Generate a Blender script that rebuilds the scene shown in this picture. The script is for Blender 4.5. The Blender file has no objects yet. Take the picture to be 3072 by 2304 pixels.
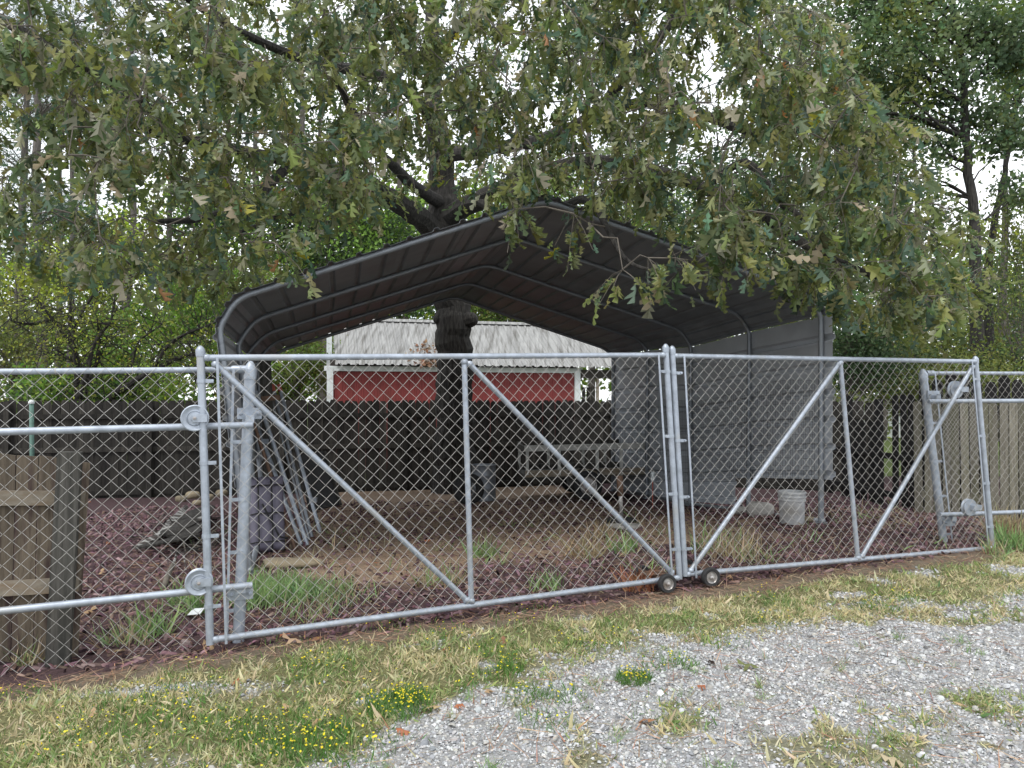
import bpy, math, random
import numpy as np
from mathutils import Vector, Matrix

random.seed(7)
RNG = np.random.default_rng(11)
C = bpy.context.scene.collection
S = bpy.context.scene
CZ, PITCH, FPX = 1.6, 0.02, 2200.0

# ------------------------------------------------------------------ camera, world, sun
cam_d = bpy.data.cameras.new('camera')
cam = bpy.data.objects.new('camera', cam_d); C.objects.link(cam)
cam.location = (0, 0, CZ); cam.rotation_euler = (math.pi / 2 + PITCH, 0, 0)
cam_d.sensor_width = 36; cam_d.lens = 36 * FPX / 3072; cam_d.clip_end = 1000; cam_d.clip_start = 0.05
S.camera = cam
SUN_EL, SUN_AZ = math.radians(58), math.radians(205)
w = bpy.data.worlds.new('World'); S.world = w; w.use_nodes = True
nt = w.node_tree; nt.nodes.clear()
out = nt.nodes.new('ShaderNodeOutputWorld'); bg = nt.nodes.new('ShaderNodeBackground')
sky = nt.nodes.new('ShaderNodeTexSky'); sky.sky_type = 'NISHITA'; sky.sun_disc = False
sky.sun_elevation = SUN_EL; sky.sun_rotation = SUN_AZ
tc = nt.nodes.new('ShaderNodeTexCoord'); nz = nt.nodes.new('ShaderNodeTexNoise')
nz.inputs['Scale'].default_value = 2.2; nz.inputs['Detail'].default_value = 6
rp = nt.nodes.new('ShaderNodeValToRGB')
rp.color_ramp.elements[0].position = 0.33; rp.color_ramp.elements[0].color = (0.45, 0.45, 0.45, 1)
rp.color_ramp.elements[1].position = 0.55; rp.color_ramp.elements[1].color = (1, 1, 1, 1)
mx = nt.nodes.new('ShaderNodeMix'); mx.data_type = 'RGBA'
mx.inputs[7].default_value = (11.0, 11.3, 11.8, 1)          # bright overcast cloud
nt.links.new(tc.outputs['Generated'], nz.inputs['Vector']); nt.links.new(nz.outputs['Fac'], rp.inputs['Fac'])
nt.links.new(rp.outputs['Color'], mx.inputs[0]); nt.links.new(sky.outputs['Color'], mx.inputs[6])
nt.links.new(mx.outputs[2], bg.inputs['Color']); bg.inputs['Strength'].default_value = 0.1
nt.links.new(bg.outputs['Background'], out.inputs['Surface'])
sun_d = bpy.data.lights.new('sun', 'SUN'); sun = bpy.data.objects.new('sun', sun_d); C.objects.link(sun)
sun_d.energy = 1.2; sun_d.angle = math.radians(14); sun_d.color = (1.0, 0.96, 0.9)
sun.rotation_euler = (math.pi / 2 - SUN_EL, 0, math.pi - SUN_AZ)
sun.location = (0, 0, 30)
S.view_settings.view_transform = 'Standard'; S.view_settings.look = 'None'
S.view_settings.exposure = 0.72; S.view_settings.gamma = 1; S.view_settings.use_curve_mapping = False
S.render.engine = 'CYCLES'
S.cycles.max_bounces = 7; S.cycles.diffuse_bounces = 3; S.cycles.transmission_bounces = 3; S.cycles.glossy_bounces = 2
S.cycles.transparent_max_bounces = 8

# ------------------------------------------------------------------ measuring helpers (photo px of a 2212 wide view -> rays)
KX = 3072 / 2212.0
cP, sP = math.cos(PITCH), math.sin(PITCH)
def ray(dx, dy):
    u = (dx * KX - 1536) / FPX; v = (1152 - dy * KX) / FPX
    return np.array([u, cP - v * sP, sP + v * cP])
def P(dx, dy, Y):
    r = ray(dx, dy); return np.array([0, 0, CZ]) + r * (Y / r[1])
def onplane(dx, dy, p0, d):              # vertical plane through p0 along direction d
    r = ray(dx, dy); n = np.array([-d[1], d[0]])
    t = (n @ np.array(p0[:2])) / (n @ r[:2])
    return np.array([0, 0, CZ]) + r * t
def G(x, y):
    x = np.asarray(x, float); y = np.asarray(y, float)
    z = .02 + .015 * np.clip(x, -4, 6)
    z = z + .17 * np.exp(-(((x - 3.6) ** 2) / 4 + ((y - 8.9) ** 2) / 4))
    z = z - .032 * np.clip(y - 7, 0, 9.5)
    z = z - .03 * np.exp(-((x + 3.2) ** 2 + (y - 4.6) ** 2))
    z = z + .22 * np.exp(-(((x + 3.9) ** 2) / .8 + ((y - 9.6) ** 2) / 1.2))
    return z
def g1(x, y): return float(G(x, y))
def onground(dx, dy):
    r = ray(dx, dy); t = 3.0
    for _ in range(60):
        p = np.array([0, 0, CZ]) + r * t
        t += (p[2] - g1(p[0], p[1])) / (-r[2]) * .7
    return np.array([0, 0, CZ]) + r * t
def A(*a): return np.array(a, float)
def nrm(v):
    v = np.asarray(v, float); return v / (np.linalg.norm(v, axis=-1, keepdims=True) + 1e-12)
def hsh(ix, iy):
    n = np.sin(ix * 127.1 + iy * 311.7) * 43758.5453
    return n - np.floor(n)
def vnoise(x, y):
    ix, iy = np.floor(x), np.floor(y); fx, fy = x - ix, y - iy
    fx = fx * fx * (3 - 2 * fx); fy = fy * fy * (3 - 2 * fy)
    a, b, c, d = hsh(ix, iy), hsh(ix + 1, iy), hsh(ix, iy + 1), hsh(ix + 1, iy + 1)
    return (a * (1 - fx) + b * fx) * (1 - fy) + (c * (1 - fx) + d * fx) * fy
def fbm(x, y, o=4):
    s, a, t = 0, .5, 0
    for k in range(o):
        s = s + a * vnoise(x * 2 ** k + 13.7 * k, y * 2 ** k - 7.1 * k); t += a; a *= .5
    return s / t

# ------------------------------------------------------------------ materials
MATS = {}
def mat(name, col, rough=.6, metal=0., var=.15, scale=6., stretch=(1, 1, 1), bump=.0, bscale=60., rnd=0., spec=.4,
        col2=None, dark=None, darkscale=2., darkpos=(.45, .7)):
    if name in MATS: return MATS[name]
    m = bpy.data.materials.new(name); m.use_nodes = True; t = m.node_tree; n = t.nodes; L = t.links
    b = n['Principled BSDF']; b.inputs['Roughness'].default_value = rough; b.inputs['Metallic'].default_value = metal
    b.inputs['Specular IOR Level'].default_value = spec
    tc = n.new('ShaderNodeTexCoord'); mp = n.new('ShaderNodeMapping'); mp.inputs['Scale'].default_value = stretch
    L.new(tc.outputs['Object'], mp.inputs['Vector'])
    oi = n.new('ShaderNodeObjectInfo')
    add = n.new('ShaderNodeVectorMath'); add.operation = 'ADD'
    mul = n.new('ShaderNodeVectorMath'); mul.operation = 'SCALE'; mul.inputs['Scale'].default_value = 37.
    cx = n.new('ShaderNodeCombineXYZ'); L.new(oi.outputs['Random'], cx.inputs[0]); L.new(oi.outputs['Random'], cx.inputs[1])
    L.new(cx.outputs[0], mul.inputs[0]); L.new(mp.outputs[0], add.inputs[0]); L.new(mul.outputs[0], add.inputs[1])
    nz = n.new('ShaderNodeTexNoise'); nz.inputs['Scale'].default_value = scale; nz.inputs['Detail'].default_value = 6
    nz.inputs['Roughness'].default_value = .65
    L.new(add.outputs[0], nz.inputs['Vector'])
    c = A(*col); c2 = A(*col2) if col2 is not None else None
    rp = n.new('ShaderNodeValToRGB'); e = rp.color_ramp.elements
    e[0].position = .3; e[1].position = .7
    lo = c * (1 - var); hi = np.clip(c * (1 + var), 0, 1) if c2 is None else c2
    e[0].color = (*lo, 1); e[1].color = (*hi, 1)
    L.new(nz.outputs['Fac'], rp.inputs['Fac']); last = rp.outputs['Color']
    if dark is not None:
        n2 = n.new('ShaderNodeTexNoise'); n2.inputs['Scale'].default_value = darkscale; n2.inputs['Detail'].default_value = 5
        L.new(add.outputs[0], n2.inputs['Vector'])
        r2 = n.new('ShaderNodeValToRGB'); r2.color_ramp.elements[0].position = darkpos[0]; r2.color_ramp.elements[1].position = darkpos[1]
        L.new(n2.outputs['Fac'], r2.inputs['Fac'])
        mx = n.new('ShaderNodeMix'); mx.data_type = 'RGBA'; L.new(r2.outputs['Color'], mx.inputs[0])
        L.new(last, mx.inputs[6]); mx.inputs[7].default_value = (*dark, 1); last = mx.outputs[2]
    if rnd > 0:
        hv = n.new('ShaderNodeHueSaturation'); mr = n.new('ShaderNodeMapRange')
        mr.inputs['To Min'].default_value = 1 - rnd; mr.inputs['To Max'].default_value = 1 + rnd
        L.new(oi.outputs['Random'], mr.inputs['Value']); L.new(mr.outputs[0], hv.inputs['Value'])
        L.new(last, hv.inputs['Color']); last = hv.outputs['Color']
    L.new(last, b.inputs['Base Color'])
    if bump > 0:
        n3 = n.new('ShaderNodeTexNoise'); n3.inputs['Scale'].default_value = bscale; n3.inputs['Detail'].default_value = 4
        L.new(add.outputs[0], n3.inputs['Vector'])
        bp = n.new('ShaderNodeBump'); bp.inputs['Strength'].default_value = bump; bp.inputs['Distance'].default_value = .01
        L.new(n3.outputs['Fac'], bp.inputs['Height']); L.new(bp.outputs[0], b.inputs['Normal'])
    MATS[name] = m; return m
def leafmat(name, transl=.35, rough=.45, gain=1., spec=.35):
    if name in MATS: return MATS[name]
    m = bpy.data.materials.new(name); m.use_nodes = True; t = m.node_tree; n = t.nodes; L = t.links
    b = n['Principled BSDF']; b.inputs['Roughness'].default_value = rough; b.inputs['Specular IOR Level'].default_value = spec
    at = n.new('ShaderNodeAttribute'); at.attribute_name = 'col'
    tr = n.new('ShaderNodeBsdfTranslucent'); ms = n.new('ShaderNodeMixShader'); ms.inputs[0].default_value = transl
    L.new(at.outputs['Color'], b.inputs['Base Color'])
    hv = n.new('ShaderNodeHueSaturation'); hv.inputs['Value'].default_value = 1.5; hv.inputs['Saturation'].default_value = 1.1
    L.new(at.outputs['Color'], hv.inputs['Color']); L.new(hv.outputs['Color'], tr.inputs['Color'])
    L.new(b.outputs[0], ms.inputs[1]); L.new(tr.outputs[0], ms.inputs[2]); L.new(ms.outputs[0], n['Material Output'].inputs['Surface'])
    MATS[name] = m; return m
GALV = mat('galvanized_steel', (.36, .40, .455), .42, .35, .22, 14, bump=.08, bscale=120, dark=(.33, .33, .31), darkscale=3.5, darkpos=(.58, .8))
GALVD = mat('galvanized_tube_weathered', (.22, .24, .265), .42, .4, .15, 5, dark=(.17, .165, .15), darkscale=3, darkpos=(.6, .8))
WIRE = mat('chain_link_wire', (.46, .45, .425), .5, .3, .15, 5)
DWIRE = mat('dark_grid_wire', (.05, .05, .05), .6, .3, .2, 5)
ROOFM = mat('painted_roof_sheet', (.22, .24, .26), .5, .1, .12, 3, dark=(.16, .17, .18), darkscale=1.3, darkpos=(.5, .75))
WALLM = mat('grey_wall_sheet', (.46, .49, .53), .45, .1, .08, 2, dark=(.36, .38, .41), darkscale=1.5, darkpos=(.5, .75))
WOODD = mat('shade_darkened_weathered_fence_wood', (.030, .027, .024), .9, 0, .35, 5, (9, 9, .8), .5, 40, .4, col2=(.060, .055, .047), dark=(.014, .013, .012), darkscale=1.5)  # weathered brown-black, darkened further in colour to stand in for carport shade
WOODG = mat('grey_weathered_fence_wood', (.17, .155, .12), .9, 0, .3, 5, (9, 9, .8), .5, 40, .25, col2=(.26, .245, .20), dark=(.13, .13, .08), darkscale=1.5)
WOODB = mat('brown_leaning_panel_wood', (.125, .098, .070), .85, 0, .3, 5, (8, 8, .7), .5, 40, .3, col2=(.21, .17, .125), dark=(.07, .045, .04), darkscale=2.2, darkpos=(.5, .62))
WOODP = mat('grey_post_wood', (.075, .070, .062), .9, 0, .35, 5, (12, 12, .6), .6, 50, .1, col2=(.13, .125, .11), dark=(.04, .04, .035))
WOODT = mat('pale_sawn_wood', (.24, .21, .165), .85, 0, .2, 5, (2, 8, 8), .4, 40, .2, dark=(.2, .15, .1))
BARK = mat('oak_bark', (.034, .031, .028), .95, 0, .5, 7, (5, 5, .8), 1., 22, 0, col2=(.075, .07, .063), dark=(.013, .012, .011), darkscale=6)
BARK2 = mat('grey_brown_bark', (.09, .08, .07), .95, 0, .4, 7, (4, 4, 1), .8, 22, .15, col2=(.15, .135, .12))
TWIG = mat('twig_bark', (.13, .115, .095), .9, 0, .3, 9)
REDM = mat('barn_red_siding', (.21, .038, .036), .6, 0, .12, 3, (1, 1, .5), rnd=.05, dark=(.15, .035, .03), darkscale=1.2, darkpos=(.55, .8))
WHITEM = mat('white_painted_trim', (.70, .74, .74), .6, 0, .06, 4, dark=(.5, .5, .47), darkscale=5, darkpos=(.55, .75))
SHROOF = mat('aged_galvanized_roof', (.26, .26, .255), .6, .1, .2, 2.5, (5, .4, .4), col2=(.38, .38, .37), dark=(.13, .125, .115), darkscale=2.2, darkpos=(.5, .7), rnd=.05)
BLACKM = mat('black_rubber', (.025, .025, .026), .75, 0, .3, 20)
RUST = mat('rusty_brown_steel', (.16, .10, .07), .75, .2, .4, 14)
HUBM = mat('dull_hub_metal', (.42, .41, .40), .4, .5, .25, 12, dark=(.2, .15, .12), darkscale=9)
DARKM = mat('shadowed_dark_timber', (.05, .045, .04), .9, 0, .3, 4)
STONE = mat('beige_stone', (.30, .25, .17), .95, 0, .25, 6, bump=.6, bscale=30, dark=(.2, .17, .12), darkscale=3)
GSTONE = mat('grey_field_stone', (.30, .29, .27), .95, 0, .25, 6, bump=.6, bscale=30, rnd=.2)
BUCKETM = mat('white_bucket_plastic', (.42, .43, .44), .4, 0, .08, 5, dark=(.28, .27, .25), darkscale=4, darkpos=(.45, .7))
TARPM = mat('slate_purple_vinyl', (.13, .12, .16), .55, 0, .25, 4, bump=.3, bscale=14)
REDCAP = mat('faded_red_cap', (.38, .10, .07), .6, 0, .2, 8)
GREENM = mat('green_post_paint', (.10, .19, .16), .6, 0, .2, 8)
BARKPALE = mat('pale_inner_bark', (.36, .36, .34), .8, 0, .3, 8, (1, 6, 6), dark=(.06, .05, .045), darkscale=4, darkpos=(.44, .52))

# ------------------------------------------------------------------ mesh helpers
ORG = {}
def org(parent): return ORG.get(parent.name, np.zeros(3)) if parent is not None else np.zeros(3)
def link(o, parent):
    C.objects.link(o)
    if parent is not None: o.parent = parent
def tag(o, label=None, cat=None, group=None, kind=None):
    if label: o['label'] = label
    if cat: o['category'] = cat
    if group: o['group'] = group
    if kind: o['kind'] = kind
    return o
def empty(name, loc, label, cat, group=None):
    o = bpy.data.objects.new(name, None); C.objects.link(o); o.location = Vector(loc); o.empty_display_size = .1
    ORG[o.name] = A(*loc); return tag(o, label, cat, group)
class MB:
    def __init__(s): s.v = []; s.f = []; s.n = 0
    def add(s, vs, fs):
        s.v.append(np.asarray(vs, float).reshape(-1, 3)); s.f += [tuple(i + s.n for i in f) for f in fs]; s.n += len(s.v[-1]); return s
    def box(s, c, size, ax=None):
        c = A(*c); h = A(*size) / 2
        X = np.eye(3) if ax is None else np.array(ax)
        q = [(-1, -1, -1), (1, -1, -1), (1, 1, -1), (-1, 1, -1), (-1, -1, 1), (1, -1, 1), (1, 1, 1), (-1, 1, 1)]
        s.add([c + (A(*k) * h) @ X for k in q], [(0, 3, 2, 1), (4, 5, 6, 7), (0, 1, 5, 4), (1, 2, 6, 5), (2, 3, 7, 6), (3, 0, 4, 7)]); return s
    def beam(s, a, b, wd, th, up=(0, 0, 1)):
        a, b = A(*a), A(*b); d = b - a; L = np.linalg.norm(d); d = d / L
        sd = nrm(np.cross(d, A(*up))) if abs(d @ A(*up)) < .99 else nrm(np.cross(d, A(0, 1, 0))); u2 = np.cross(sd, d)
        return s.box((a + b) / 2, (L, wd, th), [d, sd, u2])
    def tube(s, pts, r, n=10, cap=True):
        pts = np.asarray(pts, float); m = len(pts); rr = np.full(m, r) if np.isscalar(r) else np.asarray(r, float)
        T = np.gradient(pts, axis=0); T = nrm(T)
        u = np.cross(T[0], A(0, 0, 1)); u = u if np.linalg.norm(u) > .1 else np.cross(T[0], A(0, 1, 0)); u = nrm(u)
        vs = []; a = np.linspace(0, 2 * np.pi, n, endpoint=False)
        for i in range(m):
            u = u - T[i] * (u @ T[i]); u = nrm(u); w_ = np.cross(T[i], u)
            vs.append(pts[i] + rr[i] * (np.cos(a)[:, None] * u + np.sin(a)[:, None] * w_))
        fs = [(i * n + j, i * n + (j + 1) % n, (i + 1) * n + (j + 1) % n, (i + 1) * n + j) for i in range(m - 1) for j in range(n)]
        if cap: fs += [tuple(range(n))[::-1], tuple(range((m - 1) * n, m * n))]
        s.add(np.concatenate(vs), fs); return s
    def lathe(s, c, ax, prof, n=20):            # prof: list of (radius, height along ax)
        c = A(*c); ax = nrm(A(*ax)); u = np.cross(ax, A(0, 0, 1)); u = u if np.linalg.norm(u) > .1 else np.cross(ax, A(0, 1, 0)); u = nrm(u); w_ = np.cross(ax, u)
        a = np.linspace(0, 2 * np.pi, n, endpoint=False)
        vs = [c + ax * h + r * (np.cos(t) * u + np.sin(t) * w_) for r, h in prof for t in a]
        fs = [(i * n + j, i * n + (j + 1) % n, (i + 1) * n + (j + 1) % n, (i + 1) * n + j) for i in range(len(prof) - 1) for j in range(n)]
        s.add(vs, fs); return s
    def build(s, name, m, parent=None, smooth=False, kind=None, ang=None):
        V = np.concatenate(s.v) - org(parent)
        me = bpy.data.meshes.new(name); me.from_pydata(V.tolist(), [], s.f)
        if smooth: me.polygons.foreach_set('use_smooth', [True] * len(me.polygons))
        me.materials.append(m); me.update()
        if smooth and ang: me.set_sharp_from_angle(angle=math.radians(ang))
        o = bpy.data.objects.new(name, me); link(o, parent); ORG[o.name] = org(parent)
        if kind: o['kind'] = kind
        return o
def inst(name, me, parent, M):                 # a copy sharing mesh data; M = world matrix
    o = bpy.data.objects.new(name, me); link(o, parent)
    M = M.copy(); M.translation = M.translation - Vector(org(parent)); o.matrix_local = M; ORG[o.name] = A(*(M.translation + Vector(org(parent))))
    return o
def fastmesh(name, V, F, m, parent=None, cols=None, kind=None, smooth=False):
    """V (n,3), F (k,3) numpy; cols (k,3) per face"""
    me = bpy.data.meshes.new(name); V = V - org(parent)
    me.vertices.add(len(V)); me.vertices.foreach_set('co', V.astype('f4').ravel())
    me.loops.add(F.size); me.loops.foreach_set('vertex_index', F.astype('i4').ravel())
    me.polygons.add(len(F)); me.polygons.foreach_set('loop_start', np.arange(0, F.size, F.shape[1], dtype='i4'))
    if smooth: me.polygons.foreach_set('use_smooth', np.ones(len(F), bool))
    me.update(calc_edges=True)
    if cols is not None:
        at = me.attributes.new('col', 'FLOAT_COLOR', 'FACE')
        c4 = np.concatenate([cols, np.ones((len(cols), 1))], 1); at.data.foreach_set('color', c4.astype('f4').ravel())
    me.materials.append(m)
    o = bpy.data.objects.new(name, me); link(o, parent); ORG[o.name] = org(parent)
    if kind: o['kind'] = kind
    return o
def scatter(tv, tf, pos, Yd, Zd, size, wid=1.):
    wid = np.broadcast_to(np.asarray(wid, float), np.shape(size))
    """copies of template (verts x across, y along, z normal) -> V,F"""
    Yd = nrm(Yd); Xd = nrm(np.cross(Yd, Zd)); Zn = np.cross(Xd, Yd)
    R = np.stack([Xd * (size * wid)[:, None], Yd * size[:, None], Zn * size[:, None]], 1)
    V = np.einsum('kj,njc->nkc', tv, R) + pos[:, None, :]
    n, k = len(pos), len(tv)
    F = tf[None] + (np.arange(n) * k)[:, None, None]
    return V.reshape(-1, 3), F.reshape(-1, tf.shape[1])
def rdir(n, rng=RNG): return nrm(rng.normal(size=(n, 3)))
def oaktemplate(fold, curl, seed):
    r = np.random.default_rng(seed)
    rib = [(0, 0), (0, .36), (0, .62), (0, 1.)]
    v = [(x, y) for x, y in rib]; f = []
    for sg in (1, -1):
        j = lambda a: a * r.uniform(.85, 1.15)
        b = len(v)
        v += [(sg * j(.20), j(.22)), (sg * .06, .36), (sg * j(.36), j(.60)), (sg * .07, .64), (sg * j(.24), .90), (sg * j(.30), .48), (sg * j(.13), .98)]
        t = [(0, b, b + 1), (0, b + 1, 1), (b + 1, b + 5, b + 2), (1, b + 1, b + 3), (b + 1, b + 2, b + 3), (1, b + 3, 2), (b + 3, b + 4, 3), (2, b + 3, 3), (b + 3, b + 4, b + 6)]
        t = t[:8]
        f += [q if sg > 0 else q[::-1] for q in t]
    v = A(*v); z = -fold * np.abs(v[:, 0]) - curl * v[:, 1] ** 2 + .06 * np.sin(v[:, 1] * 9 + seed)
    v3 = np.stack([v[:, 0], v[:, 1] * (1 - .2 * curl), z], 1)
    st = A((-.012, 0, 0), (.012, 0, 0), (.012, -.22, .02)) ; nb = len(v3)
    v3 = np.concatenate([v3, st]); f.append((nb, nb + 1, nb + 2))
    return v3, np.array(f)
DIAM = (A((0, 0, 0), (.28, .45, -.05), (0, 1, -.12), (-.28, .45, -.05), (0, .5, .03)), np.array([(0, 1, 4), (1, 2, 4), (0, 4, 3), (4, 2, 3)]))
DIAM2 = (A((0, 0, 0), (.30, .5, 0), (0, 1, -.1), (-.30, .5, 0)), np.array([(0, 1, 2), (0, 2, 3)]))
NEEDLE = (A((-.03, 0, 0), (.03, 0, 0), (0, 1, 0)), np.array([(0, 1, 2)]))
BLADE = (A((-.05, 0, 0), (.05, 0, 0), (.035, .55, .07), (-.035, .55, .07), (0, 1, .3)), np.array([(0, 1, 2), (0, 2, 3), (3, 2, 4)]))
_o = A(*[(math.cos(a) * (1 if i % 2 else .85), math.sin(a) * (1 if i % 2 else .85), 0) for i, a in enumerate(np.linspace(0, 2 * math.pi, 5, endpoint=False))])
PEB = (np.concatenate([_o * A(.5, .5, 1) + A(0, 0, .0), _o * A(.34, .34, 1) + A(.03, .02, .30), A((0, 0, .38),)]),
       np.array([(i, (i + 1) % 5, 5 + (i + 1) % 5) for i in range(5)] + [(i, 5 + (i + 1) % 5, 5 + i) for i in range(5)] + [(5 + i, 5 + (i + 1) % 5, 10) for i in range(5)]))
CHIP = (A((-.5, -.17, 0), (.5, -.12, .05), (.45, .15, .02), (-.45, .2, .0), (-.4, -.1, .16), (.42, -.08, .2), (.36, .1, .18), (-.36, .13, .14)),
        np.array([(4, 5, 6), (4, 6, 7), (0, 1, 5), (0, 5, 4), (1, 2, 6), (1, 6, 5), (2, 3, 7), (2, 7, 6), (3, 0, 4), (3, 4, 7)]))
def jitcol(base, n, v=.25, h=.08, rng=RNG):
    b = np.asarray(base, float); b = b[rng.integers(0, len(b), n)] if b.ndim == 2 else np.tile(b, (n, 1))
    return np.clip(b * (1 + rng.normal(0, v, (n, 1))) * (1 + rng.normal(0, h, (n, 3))), .004, .95)

# ------------------------------------------------------------------ gate / fence lines (plan)
GA = A(-1.951, 4.70); GB = A(1.33, 6.03); GC = A(1.37, 6.05); GD = A(4.60, 7.15)
dG = nrm(GB - GA); dG2 = nrm(GD - GC); nG = A(dG[1], -dG[0], 0); nG2 = A(dG2[1], -dG2[0], 0)   # normals toward the camera
FL0 = A(-1.767, 4.95); FR0 = A(4.27, 7.44)
dF = dG.copy(); dFR = nrm(A(1, .33))
def gate_y(x): return np.where(x < 1.35, 4.70 + (x + 1.951) * dG[1] / dG[0], 6.05 + (x - 1.37) * dG2[1] / dG2[0])

# ================================================================== GROUND
def polyx(pts): return [onground(*p)[:2] for p in pts]
gb = polyx([(0, 1720), (500, 1700), (780, 1659), (850, 1570), (1020, 1480), (1250, 1425), (1500, 1385), (1800, 1335), (2000, 1305), (2212, 1265)])
gbx = A(*[p[0] for p in gb]); gby = A(*[p[1] for p in gb])
def zones(x, y):
    """weights gravel, grass, mulch, brown dirt inside, straw strip"""
    gy = gate_y(x); n1 = fbm(x * 1.7, y * 1.7); n2 = fbm(x * 5 + 9, y * 5)
    edge = np.interp(x, gbx, gby, left=gby[0] - .6, right=gby[-1] + .15 * 1.0)
    gravel = np.clip((edge - y + .05 + (n1 - .5) * 1.1 + (n2 - .5) * .5) / .45 + .5, 0, 1)
    d = gy - y                                      # distance in front of the gate
    strip = np.clip((.34 + .35 * (n1 - .5) + .3 * (n2 - .5) - d) / .16 + .5, 0, 1)
    inside = np.clip((-d + .12 + (n2 - .5) * .2) / .15, 0, 1)
    # bare pebbly patches in the grass, grassy islands in the gravel
    patch = np.clip((n2 * .5 + fbm(x * 2.3 + 40, y * 2.3) * .5 - .60) * 14, 0, 1)
    island = np.clip((fbm(x * 2.1 + 70, y * 2.1 + 5) - .68) * 12, 0, 1)
    corner = np.exp(-(((x - 2.1) / .6) ** 2 + ((y - 3.3) / .16) ** 2)) + np.exp(-(((x - 2.5) / .6) ** 2 + ((y - 3.75) / .16) ** 2))
    patch = np.clip(patch + 1.2 * np.exp(-(((x + 2.15 - (y - 4.05) * 2.6) / .45) ** 2 + ((y - 4.12) / .07) ** 2)), 0, 1)
    island = np.clip(island + corner * 1.1 * (n2 > .50), 0, 1) * .85
    grav = np.clip(gravel * (1 - island) + (1 - gravel) * patch * .9, 0, 1) * (1 - strip)
    grass = (1 - strip) * (1 - grav)
    # inside: brown dirt in the carport, mulch elsewhere
    xc = x - (.35 - (y - 7.5) * .25)
    dirt = np.clip((2.9 - np.abs(xc) + (n1 - .5) * 1.2) / .5, 0, 1) * np.clip((y - gy - 1.2 + (n1 - .5) * 1.4) / .5, 0, 1)
    mulch = inside * (1 - dirt)
    return grav, grass * (1 - inside), mulch, dirt * inside, strip * (1 - inside)
xs = np.concatenate([[-150, -60, -30, -18], np.arange(-12, -5, .3), np.arange(-5, 8, .055), np.arange(8, 14, .3), [18, 30, 60, 150]])
ys = np.concatenate([[-40, -10, -2, 1], np.arange(2, 9, .05), np.arange(9, 18, .2), [19, 21, 24, 30, 40, 70, 150, 400]])
XX, YY = np.meshgrid(xs, ys); ZZ = G(XX, YY)
near = ((XX > -5) & (XX < 8) & (YY > 2) & (YY < 9))
ZZ = ZZ + near * ((fbm(XX * 6, YY * 6) - .5) * .035 + (fbm(XX * 25, YY * 25, 2) - .5) * .012) - .012
nx, ny = len(xs), len(ys); idx = np.arange(nx * ny).reshape(ny, nx)
F = np.stack([idx[:-1, :-1], idx[:-1, 1:], idx[1:, 1:], idx[1:, :-1]], -1).reshape(-1, 4)
Vg = np.stack([XX, YY, ZZ], -1).reshape(-1, 3)
gm = bpy.data.materials.new('ground_soil'); gm.use_nodes = True
t = gm.node_tree; n = t.nodes; L = t.links; b = n['Principled BSDF']; b.inputs['Roughness'].default_value = .95; b.inputs['Specular IOR Level'].default_value = .15
at = n.new('ShaderNodeAttribute'); at.attribute_name = 'zcol'
tc = n.new('ShaderNodeTexCoord'); nz = n.new('ShaderNodeTexNoise'); nz.inputs['Scale'].default_value = 45; nz.inputs['Detail'].default_value = 6; nz.inputs['Roughness'].default_value = .75
L.new(tc.outputs['Object'], nz.inputs['Vector'])
vo = n.new('ShaderNodeTexVoronoi'); vo.inputs['Scale'].default_value = 38; L.new(tc.outputs['Object'], vo.inputs['Vector'])
mr = n.new('ShaderNodeMapRange'); mr.inputs['From Min'].default_value = .25; mr.inputs['From Max'].default_value = .75; mr.inputs['To Min'].default_value = .45; mr.inputs['To Max'].default_value = 1.5
L.new(nz.outputs['Fac'], mr.inputs['Value'])
hv = n.new('ShaderNodeHueSaturation'); L.new(at.outputs['Color'], hv.inputs['Color']); L.new(mr.outputs[0], hv.inputs['Value'])
L.new(hv.outputs['Color'], b.inputs['Base Color'])
bp = n.new('ShaderNodeBump'); bp.inputs['Strength'].default_value = .8; bp.inputs['Distance'].default_value = .015
mm = n.new('ShaderNodeMath'); mm.operation = 'ADD'; L.new(nz.outputs['Fac'], mm.inputs[0]); L.new(vo.outputs['Distance'], mm.inputs[1])
L.new(mm.outputs[0], bp.inputs['Height']); L.new(bp.outputs[0], b.inputs['Normal'])
go = fastmesh('ground', Vg, F, gm, kind='structure', smooth=True)
zg = zones(Vg[:, 0], Vg[:, 1])
ZC = A((.30, .30, .295), (.15, .145, .07), (.075, .048, .050), (.27, .20, .145), (.165, .135, .10))
zc = sum(z[:, None] * c for z, c in zip(zg, ZC)); tw = sum(zg)[:, None]
zc = zc / np.maximum(tw, 1e-3)
far = (Vg[:, 1] > 17)[:, None]; zc = np.where(far, A(.09, .12, .04), zc)
lat = go.data.attributes.new('zcol', 'FLOAT_COLOR', 'POINT'); lat.data.foreach_set('color', np.concatenate([zc, np.ones((len(zc), 1))], 1).astype('f4').ravel())

STUFF = leafmat('loose_ground_matter', 0., .9, spec=.15)
GRASSM = leafmat('grass_blade', .3, .6, spec=.2)
def pick(n, x0, x1, y0, y1, which, power=1., clump=0, fade=True):
    """random ground points in a zone, denser near the camera"""
    x = RNG.uniform(x0, x1, n); y = y0 + (y1 - y0) * RNG.random(n)
    zz = zones(x, y); wgt = zz[which] ** power
    if clump: wgt = wgt * np.clip((fbm(x * clump + 5, y * clump + 3) - .38) * 5, 0.25, 1)
    k = RNG.random(n) < wgt
    vis = np.abs(x) < y * .74 + .3
    k &= vis
    x, y = x[k], y[k]; z = G(x, y) - .012 + (fbm(x * 6, y * 6) - .5) * .035
    return np.stack([x, y, z], 1)
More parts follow.
